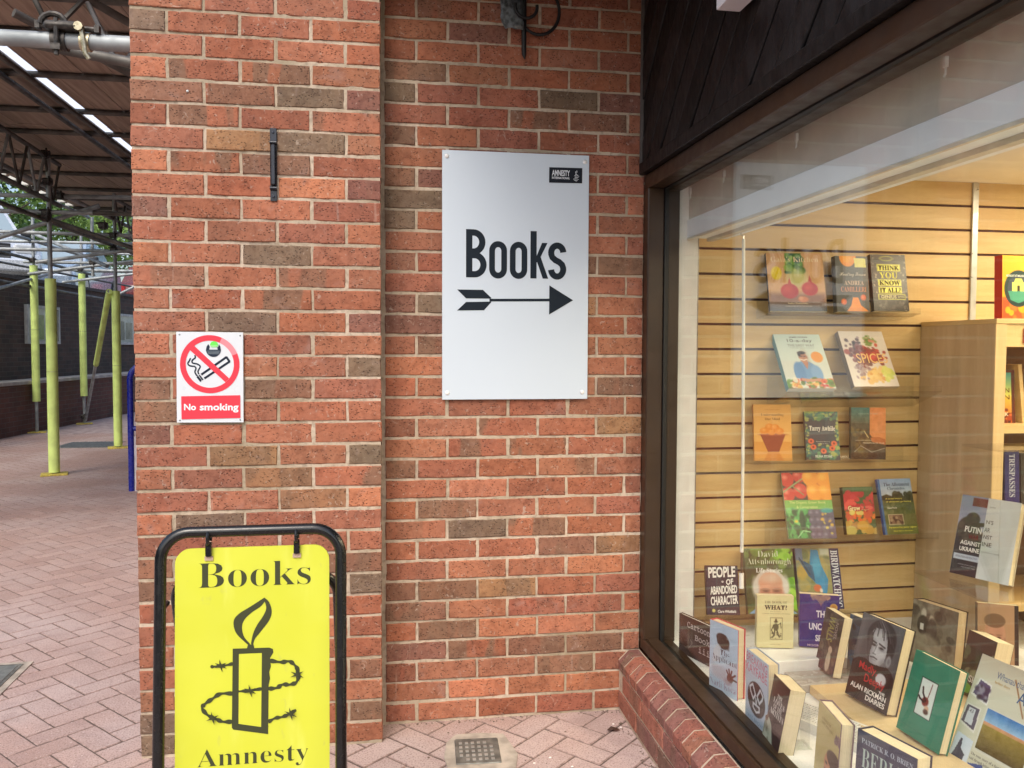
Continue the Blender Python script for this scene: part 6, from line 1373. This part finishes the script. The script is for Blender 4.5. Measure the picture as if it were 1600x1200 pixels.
make_book((1.129, -1.020, .2725, -1.73, .06, .146, .188), .035, a_cream, 'cream novel with a dark haired figure standing at the bottom of the window', (120, 96, 110), hard=True, texts=[('A NOVEL OF', 'it', .2, .16, .6, .2, (160, 140, 96)), ('LOVE AND LOSS', 'it', .2, .22, .7, .26, (160, 140, 96))])
def a_berlin(c):
    c.A[:] = (66, 70, 92); c.blobs(30, [(84, 84, 120), (96, 104, 110), (60, 60, 84), (110, 116, 96)], .12, 0, .3, 1, 1, .6); return c
make_book((1.118, -1.222, .2725, -1.30, .06, .165, .202), .050, a_berlin, 'thick slate blue history book with tall white capitals at the bottom edge', (54, 50, 72), hard=True, texts=[('PATRICK R. O. BRIEN', 'ser', .08, .08, .95, .14, (176, 186, 200)), ('BERLIN', 'ser', .10, .20, .95, .42, (176, 196, 190), -.01)])
# --- bookcase with its books
bc = thing('bookcase', 'maple bookcase with plain side panel standing against the slatwall', 'bookcase', (2.6, -.12, 0))
b = MB(); b.box((2.187, -.330, 0), (2.205, .086, 1.478), bev=.001); b.build('side_panel', MAPV, bc)
b = MB(); b.box((2.187, -.336, 0), (2.232, -.3305, 1.478), bev=.001); b.build('front_edge', maple('maple_edge', (.66, .46, .23), (.74, .54, .29), (8, 8, .6)), bc)
b = MB(); b.box((2.187, -.338, 1.4785), (3.3, .086, 1.496), bev=.001); b.build('top_board', MAPLE, bc)
b = MB(); b.box((2.2325, -.332, 1.395), (3.3, -.314, 1.478)); b.build('top_rail', MAPLE, bc)
b = MB(); b.box((2.206, .03, .05), (3.28, .045, 1.39)); b.build('back_panel', M('bookcase_back', (.15, .09, .045), .7), bc)
for z in (.42, .76, 1.08): MB().box((2.2055, -.328, z), (3.28, .029, z+.028)).build('shelf', MAPLE, bc)
MB().box((3.282, -.33, 0), (3.3, .086, 1.478)).build('side_panel', MAPV, bc)
t = tag(MB().box((2.300, -.3375, 1.408), (2.42, -.3325, 1.462), bev=.001).build('shelf_label', M('red_label', (.60, .05, .05), .4)), 'red label in a metal holder on the bookcase top rail', 'shelf label')
def a_orange(c):
    c.grad(0, 1, (236, 176, 40), (232, 166, 30)); c.rect(.0, .66, 1, 1, (226, 84, 40), soft=.05); c.blobs(10, [(238, 172, 40), (232, 120, 50)], .12, .1, .74, .9, 1); c.ell(.5, .52, .44, .29, (30, 58, 56)); c.ell(.5, .52, .34, .225, (58, 70, 84)); c.poly([(.18, .56), (.82, .56), (.74, .70), (.5, .75), (.26, .70)], (70, 150, 124)); c.rect(.3, .42, .7, .56, (214, 216, 110), soft=.01); c.poly([(.36, .42), (.4, .36), (.6, .36), (.64, .42)], (200, 206, 100)); c.rect(.46, .47, .54, .56, (50, 50, 36)); return c
make_book((2.240, -.300, 1.4965, .10, .03, .146, .232), .035, a_orange, 'yellow and orange book with a round green emblem on top of the bookcase', (214, 50, 30), texts=[('MIDNIGHT AT MALABAR HOUSE', 'sb', .12, .30, .88, .335, (214, 220, 210))])
def a_sun(c):
    c.grad(0, .5, (70, 170, 180), (226, 214, 90)); c.grad(.5, 1, (226, 200, 80), (190, 90, 40)); c.blobs(50, [(170, 70, 30), (110, 44, 26), (220, 110, 40), (60, 26, 20)], .07, 0, .66, 1, 1); c.rect(.9, 0, 1, 1, (90, 44, 30)); c.rect(0, 0, 1, .05, (100, 50, 36)); return c
make_book((2.236, -.215, 1.1085, -.20, .10, .125, .200), .028, a_sun, 'sunset coloured paperback facing out on the upper bookcase shelf', (70, 30, 24), texts=[('TOP OF', 'sans', .04, .22, .6, .31, (110, 70, 30), .006), ('GOLDEN', 'sans', .04, .34, .84, .43, (110, 70, 30), .006), ('SUN', 'sans', .4, .47, .84, .56, (110, 70, 30), .006), ('SHAFAK', 'sb', .2, .80, .8, .87, (226, 216, 190))])
tag(MB().box((2.375, -.24, 1.1085), (2.39, .0, 1.33), rot=Matrix.Rotation(rad(-7), 3, 'Y')).build('bookend_board', MAPLE), 'plain wooden board leaning behind the sunset coloured paperback', 'board')
def a_dk(c): c.A[:] = (52, 54, 52); c.blobs(12, [(150, 150, 140), (90, 96, 90)], .1, 0, .2, 1, .8, .6); return c
def a_bl(c): c.A[:] = (40, 42, 104); return c
make_book((2.234, -.28, .7885, .0, .05, .048, .225), .10, a_dk, 'dark grey book spine under the sunset paperback', (44, 46, 44), texts=[('CITY', 'sb', .3, .2, .75, .6, (190, 190, 180), 'down')])
make_book((2.292, -.28, .7885, .0, .05, .060, .235), .10, a_bl, 'navy blue book spine on the lower bookcase shelf', (36, 38, 96), texts=[('TRESPASSES', 'ser', .3, .12, .7, .8, (190, 196, 210), 'down')])
make_book((2.36, -.28, .7885, .0, .05, .050, .21), .10, a_dk, 'dark spine beside the navy blue one on the lower bookcase shelf', (30, 32, 44))

# --- clear acrylic shelves on the slatwall and display stands
def acry(label, x0, x1, zf, tilt, depth=.10, yf=None):
    t = thing('acrylic_shelf', label, 'acrylic shelf', (x0, .08, zf), group='clear shelves clipped on the slatwall')
    yb = .086; R_ = Matrix.Rotation(0, 3, 'X')
    drop = math.sin(tilt)*(yb-yf)
    vs = lambda x, y, z: (x, y, z)
    b = MB()
    zf -= .004
    b.add([(x0, yf-.012, zf), (x1, yf-.012, zf), (x1, yb, zf-drop), (x0, yb, zf-drop), (x0, yf-.012, zf-.003), (x1, yf-.012, zf-.003), (x1, yb, zf-.003-drop), (x0, yb, zf-.003-drop)], [(0, 1, 2, 3), (7, 6, 5, 4), (4, 5, 1, 0), (5, 6, 2, 1), (6, 7, 3, 2), (7, 4, 0, 3)])
    b.build('tray', ACRYL, t)
    MB().box((x0, yf-.0152, zf-.004), (x1, yf-.0122, zf+.020)).build('front_lip', ACRYL, t)
    MB().box((x0, yb-.003, zf-drop), (x1, yb-.0003, zf+.05)).build('back_plate', ACRYL, t)
    return t
acry('top clear shelf under the pomegranate cookbook', 1.47, 2.10, 1.530, .20, yf=-.02)
acry('second clear shelf under the spice book', 1.52, 2.16, 1.226, .45, yf=-.075)
acry('third clear shelf under the bowl of oranges book', 1.42, 2.12, .946, .12, yf=-.01)
acry('fourth clear shelf under the glossy gardening book', 1.52, 2.22, .642, .25, yf=-.045)
acry('bottom clear shelf under the navy lettered book', 1.21, 1.86, .357, .25, yf=-.055)
t = thing('acrylic_riser', 'clear acrylic stand that lifts the half white war book', 'acrylic stand', (2.0, -.55, .3))
MB().box((1.86, -.74, .596), (2.3, -.37, .602)).build('top_plate', ACRYL, t)
MB().box((1.862, -.738, .303), (1.868, -.372, .5955)).build('side_plate', ACRYL, t); MB().box((2.29, -.738, .303), (2.296, -.372, .5955)).build('side_plate', ACRYL, t)
t = thing('acrylic_case', 'upright clear acrylic holder in front of the lower bookcase shelf', 'acrylic holder', (2.06, -.6, .602))
MB().box((2.004, -.606, .6025), (2.24, -.60, 1.05)).build('front_plate', ACRYL, t); MB().box((1.998, -.606, .6025), (2.0035, -.42, 1.05)).build('side_plate', ACRYL, t); MB().box((1.998, -.606, 1.0505), (2.24, -.42, 1.056)).build('top_plate', ACRYL, t)
for (x, y, z, th, lab) in ((1.427, -.669, .302, -1.398, 'clear easel behind the black and white portrait book'), (1.445, -.903, .302, -1.50, 'clear easel behind the plain green hardback'), (1.078, -.823, .272, -1.66, 'clear easel behind the tilted dark novel'), (1.462, -.424, .3005, -1.60, 'clear easel behind the dark photographic novel')):
    rt = Vector((math.cos(th), math.sin(th), 0)); n = Vector((math.sin(th), -math.cos(th), 0)); Mx = Matrix((rt, -n, Vector((0, 0, 1)))).transposed().to_4x4(); Mx.translation = (x, y, z+.0003)
    t = thing('book_easel', lab, 'book easel', mat=Mx, group='clear easels behind tilted books')
    MB().box((.03, .0, 0), (.09, .11, .0022)).build('foot', ACRYL, t, local=True)
    MB().box((.03, .1, .0022), (.09, .1022, .12)).build('back_rest', ACRYL, t, local=True)
